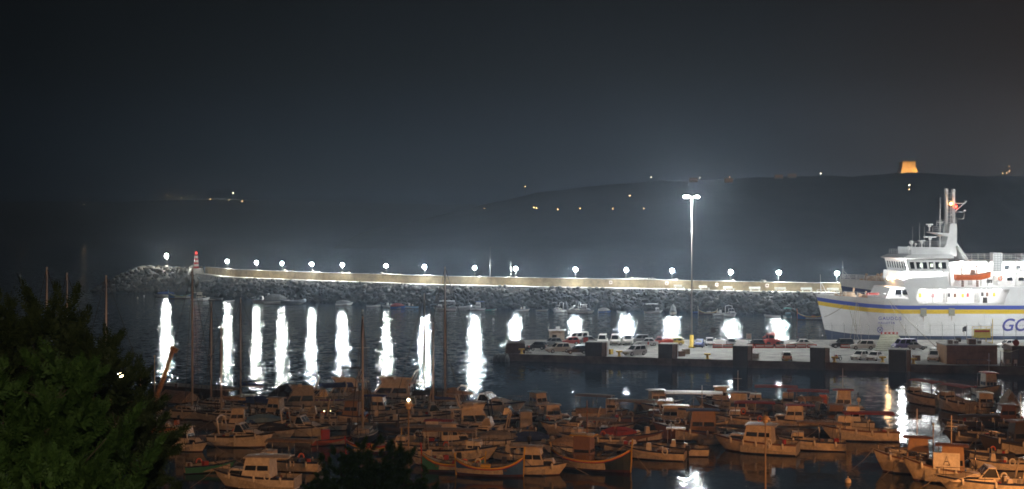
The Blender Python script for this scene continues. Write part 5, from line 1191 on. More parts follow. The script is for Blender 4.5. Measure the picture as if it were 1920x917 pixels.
# photo column, row of the waterline under the middle, length, heading (0 = bow to the right, 90 = away), label ...
BOATS = [
 # row nearest the breakwater is listed further down; the marina from the far side to the near
 ('cruiser', 600, 768, 9.5, 200, 'sleek white cruiser with a mauve foredeck beside the big flybridge yacht', dict(stripe=mat('paint_mauve', (.2, .14, .35), .4), cov=CANVB, opts=('cover',))),
 ('fly', 734, 762, 10.5, 172, 'largest white flybridge yacht under the sixth lamp reflection', dict(opts=('x',), fend=3)),
 ('fly', 640, 756, 8.5, 195, 'flybridge boat with a dark bimini just seaward of the largest yacht', dict(cov=CANVD, opts=('bimini',), H=.85)),
 ('cruiser', 915, 779, 10.5, 338, 'long white cruiser with a dark hull window pointing at the open basin', dict(stripe=NAVY, opts=('x',))),
 ('cabin', 1012, 775, 6.2, 300, 'stubby cabin boat with a pale awning behind the long cruiser bow', dict(cov=SKYB, opts=('roofc',), cab=CREAM)),
 ('covered', 475, 768, 5.5, 185, 'boat under a blue cover beneath the second lamp reflection', dict(cov=CANVB, opts=('low',))),
 ('covered', 530, 762, 5.5, 200, 'boat under a dark cover touching the sleek mauve cruiser', dict(cov=CANVD)),
 ('open', 468, 790, 5.0, 10, 'open boat with a pale console in the huddle past the tarpaulin sailing boat', dict(out=1)),
 ('cabin', 512, 785, 5.6, 160, 'shabby little cabin boat in the huddle behind the black covered boat', dict(cab=CREAM, top=GREYH)),
 ('open', 425, 776, 5.0, 190, 'grey open boat lying across the end of the dark jetty', dict(top=GREYH, out=1)),
 ('covered', 396, 760, 6, 12, 'low boat in a tan cover alongside the dark jetty', dict(cov=CANVT, opts=('low',))),
 ('sail', 352, 784, 9.5, 330, 'sailing boat roofed by a brown tarpaulin next to the crane jib', dict(cov=None, mh=17.0, opts=('tent',))),
 ('sail', 405, 768, 8.5, 165, 'slim sailing boat with a bare boom beside the dark jetty', dict(cov=None, mh=12.5)),
 ('sail', 461, 762, 9, 170, 'sailing boat with a blue sail cover at the end of the dark jetty', dict(mh=12.8)),
 ('open', 325, 812, 5.2, 350, 'orange-sided open boat half behind the tree', dict(top=mat('faded_orange', (.5, .2, .1), .6), out=1)),
 ('cabin', 352, 845, 5.2, 338, 'small white cabin boat with a square windscreen beside the tree', dict(fend=0)),
 ('dinghy', 311, 851, 2.9, 60, 'pale little dinghy moored astern of the small white cabin boat', dict()),
 ('cruiser', 455, 837, 7.4, 348, 'white motor boat with a broad black band along its topsides', dict(stripe=mat('black_band', (.012, .012, .015), .4), opts=('x',), H=.95)),
 ('covered', 520, 820, 4.6, 345, 'small boat under a black cover behind the black-banded motor boat', dict(cov=CANVD, opts=('low',), stripe=WHITE)),
 ('cruiser', 568, 818, 6.8, 342, 'white half-decked boat with a dark waterline left of the navy sailing boat', dict(opts=('x',), bottom=NAVY)),
 ('open', 622, 834, 4.6, 10, 'red-trimmed workboat carrying a red bin', dict(top=mat('faded_red', (.42, .12, .08), .6), opts=('bin', 'plain'))),
 ('sail', 682, 828, 9.5, 268, 'navy-hulled sailing boat seen stern on with crossed stays', dict(top=NAVY, stripe=WHITE, mh=12.2, cab=CREAM)),
 ('open', 735, 800, 5.0, 350, 'pale open boat beside the navy sailing boat', dict(out=1)),
 ('cruiser', 815, 796, 8.5, 8, 'white boat with a long flat side behind the lit promenade lamp', dict(opts=('x',), H=1.0)),
 ('sail', 806, 772, 9, 172, 'sailing boat whose mast crosses the seventh lamp reflection', dict(cov=CANVD, mh=13.6)),
 ('sail', 846, 780, 10, 168, 'sailing boat with the tallest mast in the middle of the marina', dict(cov=CANVT, mh=17)),
 ('covered', 835, 770, 6, 180, 'boat with two round tan covers between the sailing boats', dict(cov=CANVT)),
 ('cabin', 806, 833, 6.0, 172, 'small fishing cabin boat with a bright red roof', dict(cov=CANVR, opts=('roofc', 'long'), fend=0)),
 ('cruiser', 912, 828, 7.6, 172, 'squat white cruiser with round portholes astern of the red-roofed boat', dict(opts=('x',), H=1.1, cab=CREAM)),
 ('fly', 893, 812, 7.2, 8, 'small flybridge boat wedged behind the squat cruiser', dict(opts=('x',), H=.8, cab=CREAM)),
 ('canopy', 862, 862, 8.2, 352, 'open passenger boat with a thick white post under its awning', dict(cov=CANVT, cab=WHITE, top=CREAM)),
 ('open', 812, 872, 4.8, 170, 'cream open boat partly hidden by the dark bush', dict(top=CREAM, out=1)),
 ('luzzu', 918, 892, 6.4, 352, 'wooden boat with yellow-striped upswept bow beside the clear-cabin boat', dict(top=BLUE, stripe=YELLOW, cab=YELLOW)),
 ('open', 905, 858, 5.5, 5, 'tan open boat with a square tan screen behind the clear-cabin boat', dict(cab=CREAM, top=CREAM)),
 ('cabin', 1008, 889, 6.0, 350, 'cream cabin boat with clear glazed sides and a black outboard', dict(top=CREAM, cab=CREAM, opts=('long',), out=1)),
 ('luzzu', 1108, 881, 8.0, 338, 'big wooden fishing boat with brown wheelhouse and high yellow stem', dict(top=mat('black_green', (.02, .035, .03), .5), stripe=YELLOW, cab=YELLOW, cov=mat('brown_ply', (.22, .13, .07), .7), opts=('house',), fend=0)),
 ('cruiser', 1078, 818, 8.2, 172, 'cream cruiser with a flat bimini behind the wooden fishing boat', dict(opts=('cover',), cov=CANVT, top=CREAM, stripe=NAVY)),
 ('canopy', 1128, 786, 7.2, 340, 'boat with a brown hard roof and two lit panes', dict(cov=BROWN, top=CREAM, opts=('tall',))),
 ('canopy', 1205, 798, 7.5, 350, 'boat under a smooth grey awning between two cabin boats', dict(cov=CANVG, top=BROWN)),
 ('open', 1150, 812, 5.6, 10, 'long low cream boat beyond the wooden fishing boat stem', dict(top=CREAM, opts=('plain',))),
 ('open', 1206, 826, 5.6, 15, 'brown open boat with a stern bench in the middle of the marina', dict(top=BROWN, cab=CREAM)),
 ('open', 1226, 860, 6.4, 165, 'cream open boat with a black outboard lying in the clear water', dict(top=CREAM, cab=WHITE, out=1)),
 ('open', 1272, 853, 6.2, 172, 'cream open boat with a small T-top lying outside its twin', dict(top=CREAM, cov=SHIPW, opts=('ttop',))),
 ('canopy', 1280, 786, 11, 172, 'long passenger boat with rows of cream seats and a white sun roof', dict(cov=SHIPW, top=CREAM, cab=CREAM)),
 ('cabin', 1238, 770, 6.5, 10, 'low cabin boat in front of the white sun roof', dict(top=BROWN, cab=CREAM)),
 ('pilot', 1300, 824, 9.5, 176, 'long dark wooden boat with cabin windows and a blue hood', dict(top=BROWN, cab=mat('dull_tan', (.3, .2, .12), .7), cov=CANVB, H=.85)),
 ('pilot', 1372, 786, 7.5, 165, 'brown-roofed cabin boat with bright panes facing the quay', dict(cov=BROWN, top=BROWN, cab=CREAM)),
 ('cabin', 1415, 847, 9.0, 158, 'cream cabin boat with a row of white fenders, bow towards the open boats', dict(top=CREAM, cab=CREAM, opts=('x',), fend=5, stripe=BROWN, H=.95)),
 ('canopy', 1520, 843, 7.2, 168, 'cream boat with a square open hoop frame beside the fendered boat', dict(top=CREAM, cov=CANVT, cab=CREAM)),
 ('canopy', 1440, 768, 8.5, 170, 'boat with a long red awning nearest the bright lamp reflection', dict(cov=CANVR, top=CREAM)),
 ('canopy', 1500, 776, 8.0, 170, 'red-roofed trip boat with an orange raft box on its stern', dict(cov=CANVR, top=CREAM, opts=('box', 'tall'))),
 ('cabin', 1482, 802, 6.6, 172, 'cabin boat with a faded red roof behind the hoop-framed boat', dict(cov=CANVR, top=CREAM, opts=('roofc', 'long'))),
 ('canopy', 1610, 825, 8.5, 172, 'trip boat with a red flat roof carrying a locker and round mast light', dict(cov=CANVR, top=CREAM, stripe=BROWN, opts=('top', 'tall'))),
 ('canopy', 1728, 757, 6.6, 118, 'cream boat with an oval red awning and open stern, farthest towards the quay', dict(cov=CANVR, top=CREAM, H=1.0, B=2.5)),
 ('canopy', 1788, 770, 6.6, 112, 'cream boat with a red awning beside its twin near the quay', dict(cov=CANVR, top=CREAM, H=1.15, B=2.6)),
 ('tug', 1855, 744, 6.4, 275, 'stout work boat with a red wheelhouse roof by the quay wall', dict(cov=RED, top=CREAM, cab=CREAM, H=.9, B=2.9)),
 ('cabin', 1848, 776, 5.8, 262, 'small cream cabin boat bow on below the red-topped work boat', dict(top=CREAM, cab=CREAM, B=2.5)),
 ('covered', 1896, 774, 5.5, 265, 'boat under a tall tan cover beside the small cream cabin boat', dict(cov=CANVT, top=CREAM)),
 ('canopy', 1822, 828, 6.6, 178, 'dark boat under a flat dark roof crossing the ferry reflection', dict(cov=CANVD, top=DARK, cab=DARK)),
 ('pilot', 1900, 850, 8, 185, 'dark hulled boat with a diagonal yellow prop at the picture edge', dict(top=DARK, cab=DARK, cov=BROWN)),
 ('open', 1850, 862, 5.2, 182, 'low black open boat behind the emblem boat', dict(top=DARK, cab=DARK, opts=('plain',))),
 ('pilot', 1705, 886, 7.0, 165, 'cream fishing boat with a tan wheelhouse and high blunt bow', dict(top=CREAM, cab=mat('dull_tan', (.3, .2, .12)), cov=BROWN, stripe=BROWN, H=.95)),
 ('pilot', 1768, 903, 7.4, 162, 'cream fishing boat with a sail emblem on a white side panel', dict(top=CREAM, cab=mat('dull_tan', (.3, .2, .12)), cov=BROWN, stripe=BROWN, H=.95, opts=('panel', 1))),
 ('cruiser', 1850, 925, 9.0, 172, 'nearest cream cruiser with a long pointed bow and strewn deck', dict(top=CREAM, cab=CREAM, opts=('x',), H=.9)),
 ('cabin', 478, 914, 8.0, 172, 'white cabin boat with a flat roof and square white box on deck, nearest the bush', dict(top=WHITE, opts=('long',), H=.9)),
 ('canopy', 530, 882, 7.5, 172, 'boat with a broad flat tan roof just behind the white box boat', dict(cov=CANVT, top=CREAM)),
 ('open', 395, 884, 5, 20, 'olive open boat in the shade of the tree', dict(top=GREEN, opts=('plain',))),
 ('sail', 100, 800, 10, 175, 'sailing boat behind the tree with the mast farthest from the breakwater', dict(mh=17.2, opts=('pale',))),
 ('sail', 138, 790, 10, 182, 'sailing boat behind the tree with the middle of three masts', dict(mh=16.4, cov=CANVT, opts=('pale',))),
 ('sail', 212, 800, 10.5, 176, 'sailing boat behind the tree whose mast stands clear of the leaves', dict(mh=16.2, cov=CANVT, opts=('pale',))),
 ('cabin', 985, 812, 5.6, 95, 'dark stern-on boat between the long cruiser and the cream cruiser', dict(top=NAVY, cab=GREYH)),
 ('rib', 1035, 842, 4.4, 350, 'grey inflatable tender tucked behind the clear-cabin boat', dict(top=GREYH, out=1)),
 ('open', 700, 792, 4.6, 10, 'cream open boat under the crossed stays', dict(top=CREAM, out=1)),
 ('open', 1160, 845, 5, 200, 'dark open boat lying beside the high yellow stem', dict(top=DARK, opts=('plain',))),
 ('cabin', 1560, 800, 5.8, 170, 'small tan cabin boat between the hoop-framed boat and the round mast light', dict(top=CREAM, cab=mat('dull_tan', (.3, .2, .12)))),
 ('cabin', 440, 806, 5.4, 185, 'cabin boat with a dark windscreen just behind the black-banded motor boat', dict(cab=CREAM)),
 ('open', 560, 789, 4.8, 350, 'open boat with rounded white console in the huddle below the mauve cruiser', dict(out=1)),
 ('cruiser', 585, 796, 6.0, 185, 'cream half-decked boat below the pair of yellow lanterns', dict(top=CREAM, opts=('x',))),
 ('fly', 560, 772, 8.0, 190, 'grey-topped flybridge boat hidden behind the dark covered boat', dict(cab=GREYH, opts=('x',), H=.8)),
 ('cabin', 655, 792, 6.0, 170, 'tan cabin boat between the mauve cruiser and the crossed stays', dict(cab=mat('dull_tan', (.3, .2, .12), .7), top=CREAM)),
 ('covered', 672, 775, 5.8, 180, 'tented boat tucked under the flank of the largest yacht', dict(cov=CANVG)),
 ('cruiser', 770, 779, 7.4, 185, 'cream cruiser lying along the front of the largest yacht', dict(top=CREAM, opts=('cover',), cov=CANVD)),
 ('cabin', 880, 796, 6.4, 170, 'white cabin boat between the tan round covers and the long cruiser', dict(cab=WHITE)),
 ('cruiser', 955, 800, 7.2, 350, 'dark-blue cruiser in the shadow of the long white one', dict(top=NAVY, stripe=WHITE, opts=('x',))),
 ('canopy', 775, 850, 6.6, 175, 'boat with a striped low canopy left of the thick white post boat', dict(cov=CANVG, top=CREAM)),
 ('cabin', 850, 840, 5.8, 5, 'cream cabin boat squeezed between the red-roofed boat and the squat cruiser', dict(top=CREAM, cab=CREAM)),
 ('luzzu', 850, 884, 6.0, 175, 'second wooden boat with green gunwales beside the dark bush', dict(top=GREEN, stripe=YELLOW, cab=RED)),
 ('open', 960, 862, 5.2, 170, 'cream open boat in the gap behind the clear-cabin boat roof', dict(top=CREAM)),
 ('cabin', 1042, 800, 6.0, 10, 'dull cream cabin boat between the stern-on boat and the bimini cruiser', dict(top=CREAM, cab=CREAM, opts=('long',))),
 ('covered', 1060, 850, 5.0, 175, 'boat beneath an ochre cover behind the brown wheelhouse', dict(cov=CANVT, opts=('low',))),
 ('canopy', 1105, 835, 6.8, 170, 'boat with a pale hard top behind the brown wheelhouse', dict(cov=CANVG, top=CREAM)),
 ('open', 1180, 786, 5.2, 350, 'pale skiff behind the smooth grey awning', dict(top=CREAM, opts=('plain',))),
 ('cabin', 1250, 802, 6.2, 175, 'small brown cabin boat in front of the rows of cream seats', dict(top=BROWN, cab=CREAM, opts=('long',))),
 ('open', 1330, 803, 5.0, 5, 'cream open boat below the brown-roofed cabin boat', dict(top=CREAM)),
 ('cabin', 1345, 762, 6.0, 170, 'cabin boat showing between the white sun roof and the brown roof', dict(top=CREAM, cab=CREAM)),
 ('canopy', 1400, 800, 7.4, 172, 'trip boat with a dull red hood behind the fendered cream boat', dict(cov=CANVR, top=CREAM)),
 ('cruiser', 1540, 790, 7.0, 5, 'tan cruiser behind the orange raft box', dict(top=CREAM, cab=CREAM, opts=('cover',), cov=CANVT)),
 ('pilot', 1570, 778, 6.6, 170, 'little fishing boat with a red wheelhouse roof beyond the round mast light', dict(top=CREAM, cab=CREAM, cov=CANVR)),
 ('cabin', 1880, 800, 6.0, 180, 'dark cabin boat under the tall tan cover boat', dict(top=DARK, cab=BROWN)),
 ('open', 1870, 880, 5.6, 175, 'cream open boat loaded with crates behind the nearest cruiser', dict(top=CREAM)),
 ('covered', 500, 803, 5.0, 10, 'boat beneath a light blue cover under the violet lantern', dict(cov=SKYB, opts=('low',))),
 ('open', 610, 806, 5.0, 185, 'white open boat between two half-decked boats', dict(out=1)),
 ('cabin', 716, 781, 5.6, 350, 'blue-roofed cabin boat in front of the largest yacht', dict(cov=CANVB, opts=('roofc', 'long'))),
 ('rib', 745, 812, 4.6, 190, 'dark inflatable off the navy sailing boat', dict(top=DARK, out=1)),
 ('luzzu', 700, 850, 5.6, 10, 'small wooden boat peeping over the dark rounded bush', dict(top=BLUE, stripe=RED, cab=YELLOW)),
 ('open', 860, 806, 5.2, 350, 'blue open boat below the tan round covers', dict(top=SKYB, out=1)),
 ('covered', 940, 838, 5.4, 350, 'boat wrapped in a grey cover beside the squat cruiser portholes', dict(cov=CANVG, opts=('low',))),
 ('covered', 1000, 838, 5.0, 5, 'boat wrapped in a blue cover behind the clear-cabin boat', dict(cov=CANVB, opts=('low',))),
 ('open', 1100, 802, 5.2, 170, 'narrow white skiff in front of the two lit panes', dict(opts=('plain',))),
 ('covered', 1165, 828, 4.8, 10, 'boat wrapped in a dark red cover beyond the twin open boats', dict(cov=CANVR, opts=('low',))),
 ('open', 1270, 822, 5.0, 350, 'small grey open boat under the small T-top', dict(top=GREYH, opts=('plain',))),
 ('rib', 1345, 832, 4.2, 20, 'grey inflatable nosed against the fendered boat bow', dict(top=GREYH)),
 ('cabin', 1590, 803, 5.8, 178, 'white cabin boat in the shadow of the red flat roof', dict(top=WHITE, cab=WHITE)),
 ('open', 1800, 800, 4.8, 185, 'narrow dark skiff between the flat dark roof and the small cream cabin boat', dict(top=DARK, opts=('plain',))),
 ('dinghy', 1690, 850, 3.0, 200, 'little white dinghy afloat behind the high blunt bow', dict()),
 ('sail', 425, 790, 8.5, 172, 'sailing boat with a tan sail cover in front of the dark jetty', dict(mh=10, cov=CANVT)),
 ('sail', 822, 790, 8, 175, 'short-masted sailing boat between two taller masts', dict(mh=10.5, cov=CANVB)),
]
for kind, px, py, L_, a, lab, kw in BOATS: boat(kind, px, py, L_, a, lab, **kw)

FB = [
 ('covered', 308, 557, 6.5, 190, 'white boat under a blue cover nearest the tip of the breakwater', dict(cov=CANVB, opts=('low',))),
 ('luzzu', 338, 560, 7, 182, 'green and blue wooden boat beside the blue-covered boat', dict(top=BLUE, stripe=GREEN, cab=SKYB)),
 ('cabin', 376, 564, 5.8, 10, 'cream boat with a tall hood below the lighthouse', dict(cab=CREAM, cov=CREAM, opts=('roofc', 'long'))),
 ('open', 402, 563, 4.6, 185, 'dark open boat just past the hooded boat', dict(top=DARK, opts=('plain',))),
 ('dinghy', 431, 566, 3, 0, 'white dinghy alone under the first wall lamp', dict()),
 ('cruiser', 490, 569, 6.2, 175, 'white cruiser with a raised arch beside the tented boat', dict()),
 ('covered', 520, 570, 7.4, 5, 'long white boat with a peaked grey tent', dict(cov=CANVG)),
 ('rib', 550, 570, 7, 8, 'dark inflatable with a raised bow beside the tented boat', dict(top=mat('hypalon_grey', (.18, .2, .23), .6))),
 ('covered', 646, 573, 5, 5, 'white boat under a flat pale cover between two lamp reflections', dict(cov=CANVG, opts=('low',))),
 ('dinghy', 700, 576, 3.9, 2, 'long white dinghy standing clear beside the sixth reflection', dict()),
 ('open', 729, 577, 4.2, 170, 'cluttered pale boat first of the knot beyond the long dinghy', dict(out=1)),
 ('covered', 747, 579, 4.4, 8, 'boat with bright red and blue covers in the knot', dict(cov=CANVR, top=BLUE, opts=('low',))),
 ('open', 770, 578, 4.2, 188, 'blue and white open boat last of the knot', dict(top=SKYB, cab=WHITE, out=1)),
 ('canopy', 833, 583, 6.2, 178, 'white boat with a flat thin roof beside the big inflatable', dict(cov=SHIPW)),
 ('rib', 862, 582, 6.2, 8, 'big grey inflatable with its bow to the blue-hooded boat', dict(top=GREYH)),
 ('cabin', 894, 582, 4.6, 178, 'white boat with a square blue hood', dict(cov=CANVB, opts=('roofc', 'long'))),
 ('dinghy', 920, 583, 3, 0, 'flat green raft beside the blue-hooded boat', dict(top=GREEN)),
 ('open', 981, 584, 3.6, 10, 'pale boat with raised stern beside the eighth reflection', dict(out=1)),
 ('open', 1017, 584, 3.4, 5, 'plump white rowing boat standing alone', dict(opts=('plain',))),
 ('cruiser', 1046, 586, 4.4, 230, 'white cuddy boat turned three quarters beside the black covered boat', dict()),
 ('covered', 1061, 584, 3.6, 265, 'boat in a black cover between white cuddy boats', dict(cov=CANVD)),
 ('cruiser', 1076, 587, 4.6, 200, 'white cuddy boat in the middle of the cluster of three', dict()),
 ('cabin', 1098, 588, 4.6, 350, 'white cabin boat on the ferry side of the cluster of three', dict()),
 ('covered', 1134, 587, 3.5, 5, 'blue hulled boat under a white cover', dict(top=BLUE, cov=SHIPW, opts=('low',))),
 ('dinghy', 1164, 587, 3, 130, 'white dinghy lying end on beside a thin pole', dict()),
 ('canopy', 1226, 588, 4.8, 4, 'white boat under a white flat awning on posts', dict(cov=SHIPW, B=1.8)),
 ('covered', 1262, 590, 4.8, 260, 'boat under a tall cream tent next to the light mast', dict(cov=CANVG, top=CREAM)),
 ('dinghy', 1306, 587, 2.8, 0, 'little blue boat just beyond the light mast', dict(top=BLUE)),
 ('luzzu', 1327, 590, 4.6, 180, 'brown wooden boat between the little blue boat and the tender', dict(top=BROWN, stripe=CREAM, cab=CREAM)),
 ('open', 1349, 591, 3.4, 20, 'white tender against the broad cuddy cruiser', dict()),
 ('cruiser', 1371, 594, 5.2, 280, 'broad white cuddy cruiser seen bow on', dict(B=2.1)),
 ('open', 1447, 595, 4.0, 175, 'white open boat beside the green-canopied boat', dict(opts=('plain',))),
 ('canopy', 1477, 597, 4.4, 265, 'boat under a green canopy', dict(cov=CANVN, top=mat('paint_teal', (.08, .2, .24), .5), B=2.0)),
 ('luzzu', 1522, 600, 6.4, 165, 'blue wooden fishing boat nearest the ferry bow', dict(top=BLUE, stripe=YELLOW, cab=ORANGE)),
]
for kind, px, py, L_, a, lab, kw in FB: boat(kind, px, py, L_, a, lab, grp=GRP2, **kw)
for px, py, c, lab in ((258, 559, CREAM, 'pale mooring buoy off the tip of the breakwater'), (270, 556, SHIPW, 'white mooring buoy off the breakwater tip'), (1108, 599, SHIPW, 'white mooring buoy by the cluster of cuddy boats'), (925, 600, SHIPW, 'white mooring buoy beside the green raft'), (680, 583, CREAM, 'mooring buoy near the long white dinghy'), (1590, 905, CREAM, 'pale mooring buoy in the clear water before the cream fishing boats'), (895, 577, ORANGE, 'orange mooring buoy by the rocks behind the blue-hooded boat')):
    mb = MB(); mb.ball((0, 0, .12), .3, 10, 7); mb.tube((0, 0, .4), (0, 0, .6), .05, 5)
    tag(mb.build('mooring_buoy', c, loc=at(px, py, 0)), lab, 'buoy')

# ------------------------------------------------------------------ jetties, crane jib, lamps on the promenade
PLANK = mat('jetty_planks', (.2, .17, .13), .8, var=.4, scale=2)
def jetty(x0, y0, x1, y1, w, z, lab, piles=True):
    a = Vector((x0, y0, 0)); b = Vector((x1, y1, 0)); d = b - a; ang = math.atan2(d.y, d.x)
    t = thing('jetty', lab, 'jetty', (a + b) / 2, ang); Lj = d.length
    mb = MB(); mb.box((0, 0, z - .12), (Lj, w, .24)); mb.build('deck', PLANK, t)
    n = int(Lj / 4)
    for k in range(n + 1):
        for s in (-1, 1): mb = MB(); mb.tube((-Lj / 2 + .2 + k * (Lj - .4) / n, s * (w / 2 - .15), -1), (-Lj / 2 + .2 + k * (Lj - .4) / n, s * (w / 2 - .15), z - .24), .14, 6); mb.build('pile', DARK, t)
    mb = MB(); mb.box((0, -w / 2 - .03, z - .3), (Lj, .05, .5)); mb.build('fascia', DARK, t)
    return t
a = at(300, 752, 0); b = at(437, 764, 0)
t = jetty(a.x, a.y, b.x, b.y, 3, 2.4, 'dark high-sided jetty below the crane jib')
mb = MB(); mb.box((0, -1.0, 1.1), ((b - a).length, .3, 2.1)); mb.build('sheet_piling', DARK, t)
a = at(420, 803, 0); b = at(1010, 803, 0); jetty(a.x, a.y, b.x, b.y, 1.8, .55, 'low plank pontoon through the middle of the marina')
a = at(1140, 800, 0); b = at(1560, 812, 0); jetty(a.x, a.y, b.x, b.y, 1.8, .55, 'low plank pontoon behind the fendered cream boat')
cp = at(282, 790, 1.0); ct = atY(325, 655, cp.y)
cr = thing('crane', 'old jib crane leaning out over the moored boats beside the tree', 'crane', (cp.x, cp.y, 0))
d = ct - Vector((cp.x, cp.y, 0)); CRN = mat('crane_ochre', (.42, .27, .13), .7, var=.35)
mb = MB(); mb.box((-.3, 0, .4), (3.4, 2.6, .8)); mb.tube((-.3, 0, .8), (-.3, 0, 2.0), .9, 10, .7); mb.build('base', CONCD, cr)
mb = MB(); mb.path([(-.2, 0, 1.6), (d.x * .5, 0, lerp(1.6, d.z, .5)), (d.x, 0, d.z)], [.34, .3, .22], 4); mb.build('jib', CRN, cr)
mb = MB(); mb.box((d.x + .1, 0, d.z), (.9, .5, .5), ry=.6); mb.build('jib_head', CRN, cr)
mb = MB(); mb.tube((d.x + .35, 0, d.z), (d.x + .35, 0, d.z - 4), .03, 5); mb.box((d.x + .35, 0, d.z - 4.2), (.3, .25, .5)); mb.build('hook_line', DARK, cr)
mb = MB(); mb.tube((-1.2, 0, 1.0), (-1.2, 0, 6.5), .12, 6); mb.build('king_post', CRN, cr)
mb = MB(); mb.tube((-1.2, 0, 6.4), (d.x, 0, d.z), .025, 4); mb.build('guy_wire', DARK, cr)
for px, py, top, lab in ((290, 775, 668, 'bare mooring post standing beside the crane jib'), (768, 800, 722, 'thin aerial pole among the sailing boats'), (1552, 800, 745, 'thin pole with a ball top among the trip boats'), (1750, 830, 795, 'thin pole with a dark float in the ferry reflection')):
    p = at(px, py, 0); q = atY(px, top, p.y); mb = MB(); mb.tube((0, 0, -1), (0, 0, q.z), .09, 6, .06); mb.ball((0, 0, q.z), .14, 8, 5)
    tag(mb.build('mooring_pole', CRN, loc=p), lab, 'pole')

SODIUM = emit('sodium_lamp_glow', (1, .42, .12), SODI)
def street_lamp(px, py, lab, globe=False, Y=99.0, grp='street lamps along the promenade'):
    top = atY(px, py, Y); t = thing('street_lamp', lab, 'street lamp', (top.x, Y, 1.45), 0, grp); h = top.z - 1.45; lit = globe
    mb = MB(); mb.lathe((0, 0, 0), [(.12, 0), (.12, .9), (.075, 1.0), (.05, h - .15)], 10); mb.build('pole', mat('lamp_post', (.25, .2, .14), .6), t)
    mb = MB(); mb.lathe((0, 0, h - .12), [(.02, .36), (.2, .3), (.36, .1), (.36, .06), (.3, .08), (.02, .16)], 14); mb.build('hood', mat('lamp_hood', (.4, .3, .2), .6), t)
    mb = MB(); mb.ball((0, 0, h - .2), .2, 12, 8, .8); mb.build('lamp', mat('lamp_glass', (.5, .4, .25), .3), t)
    if globe: mb = MB(); mb.ball((0, 0, h + .42), .12, 10, 7); mb.build('globe', emit('lamp_globe_glow', (1, .7, .4), 8), t)
street_lamp(1435, 785, 'slender promenade lamp post standing before the fendered cream boat')
street_lamp(766, 760, 'promenade lamp with a lit globe standing behind the dark bush', True)
def road_lamp(x, y, z, s, lab):
    z0 = hill_z(x, y) if y < 80 else 1.45; h = z - z0
    t = thing('road_lamp', lab, 'street lamp', (x, y, z0), math.atan2(150 - y, -x) - R(90), 'road lamps above the marina')
    mb = MB(); mb.tube((0, 0, 0), (0, 0, h), .1, 8, .06); mb.build('pole', mat('lamp_post', (.25, .2, .14), .6), t)
    mb = MB(); mb.box((0, .5, h + .12), (.5, 1.0, .22), taper=(.7, .8)); hd_ = mb.build('lantern_housing', mat('lamp_hood', (.4, .3, .2), .6), t)
    mb = MB(); mb.ball((0, .55, h - .02), .12, 10, 6, .6); mb.build('bulb', SODIUM2, hd_)
    ld = bpy.data.lights.new('road_lamp', 'SPOT'); ld.energy = 11500 * s; ld.color = (1, .38, .11); ld.spot_size = R(125); ld.spot_blend = .6; ld.shadow_soft_size = .2
    lo = bpy.data.objects.new('road_lamp_light', ld); COL.objects.link(lo); lo.location = Vector((x, y, z - .25)) + (Vector((0, 150, 0)) - Vector((x, y, 0))).normalized() * .6
    lo.rotation_euler = (Vector((0, 150, 0)) - lo.location).to_track_quat('-Z', 'Y').to_euler()
SODIUM2 = emit('road_sodium_glow', (1, .40, .11), 300)
road_lamp(36, 62, 15, 1.15, 'sodium road lamp on the slope beyond the picture edge at the ferry side')
road_lamp(46, 92, 11, 1.0, 'sodium road lamp on the promenade beyond the picture edge at the ferry side')
road_lamp(-34, 64, 15, .8, 'sodium road lamp on the slope beyond the picture edge behind the big tree')
p = atY(226, 707, 70); p.z
mb = None
t = thing('street_lamp', 'small warm lamp shining through the leaves of the big tree', 'street lamp', (p.x, 70, hill_z(p.x, 70)))
h = p.z - hill_z(p.x, 70)
mb = MB(); mb.tube((0, 0, 0), (0, 0, h), .06, 6); mb.build('pole', DARK, t)
mb = MB(); mb.ball((0, 0, h + .1), .14, 10, 7); mb.build('lamp', emit('path_lamp_glow', (1, .75, .45), 60), t)
# small electric lights burning on board, each a lantern on its own stub
for px, py, Y, c, lab in ((453, 753, 170, (.25, .3, 1), 'blue lantern on the boat under the blue cover'), (487, 800, 152, (.4, .25, 1), 'violet lantern by the black covered boat'), (635, 783, 155, (.3, .4, 1), 'blue lantern near the red bin workboat'), (707, 775, 158, (.35, .35, 1), 'blue lantern under the crossed stays'), (841, 762, 165, (.35, .3, 1), 'blue lantern beside the tallest mast'), (858, 756, 167, (.6, .4, 1), 'violet lantern by the stern of the long cruiser'),
        (625, 729, 178, (1, .95, .8), 'white lantern on the sleek mauve cruiser'), (608, 771, 160, (1, .85, .4), 'yellow lantern, first of the pair below the mauve cruiser'), (620, 771, 160, (1, .85, .4), 'yellow lantern, second of the pair below the mauve cruiser')):
    p = atY(px, py, Y); t = thing('lantern', lab, 'lantern', (p.x, p.y, p.z))
    mb = MB(); mb.tube((0, 0, -1.2), (0, 0, -.06), .03, 5); mb.build('stub', DARK, t)
    mb = MB(); mb.ball((0, 0, 0), .075, 8, 6); mb.build('bulb', emit('lantern_%d' % (c[2] * 10 + c[0] * 100), c, 4), t)

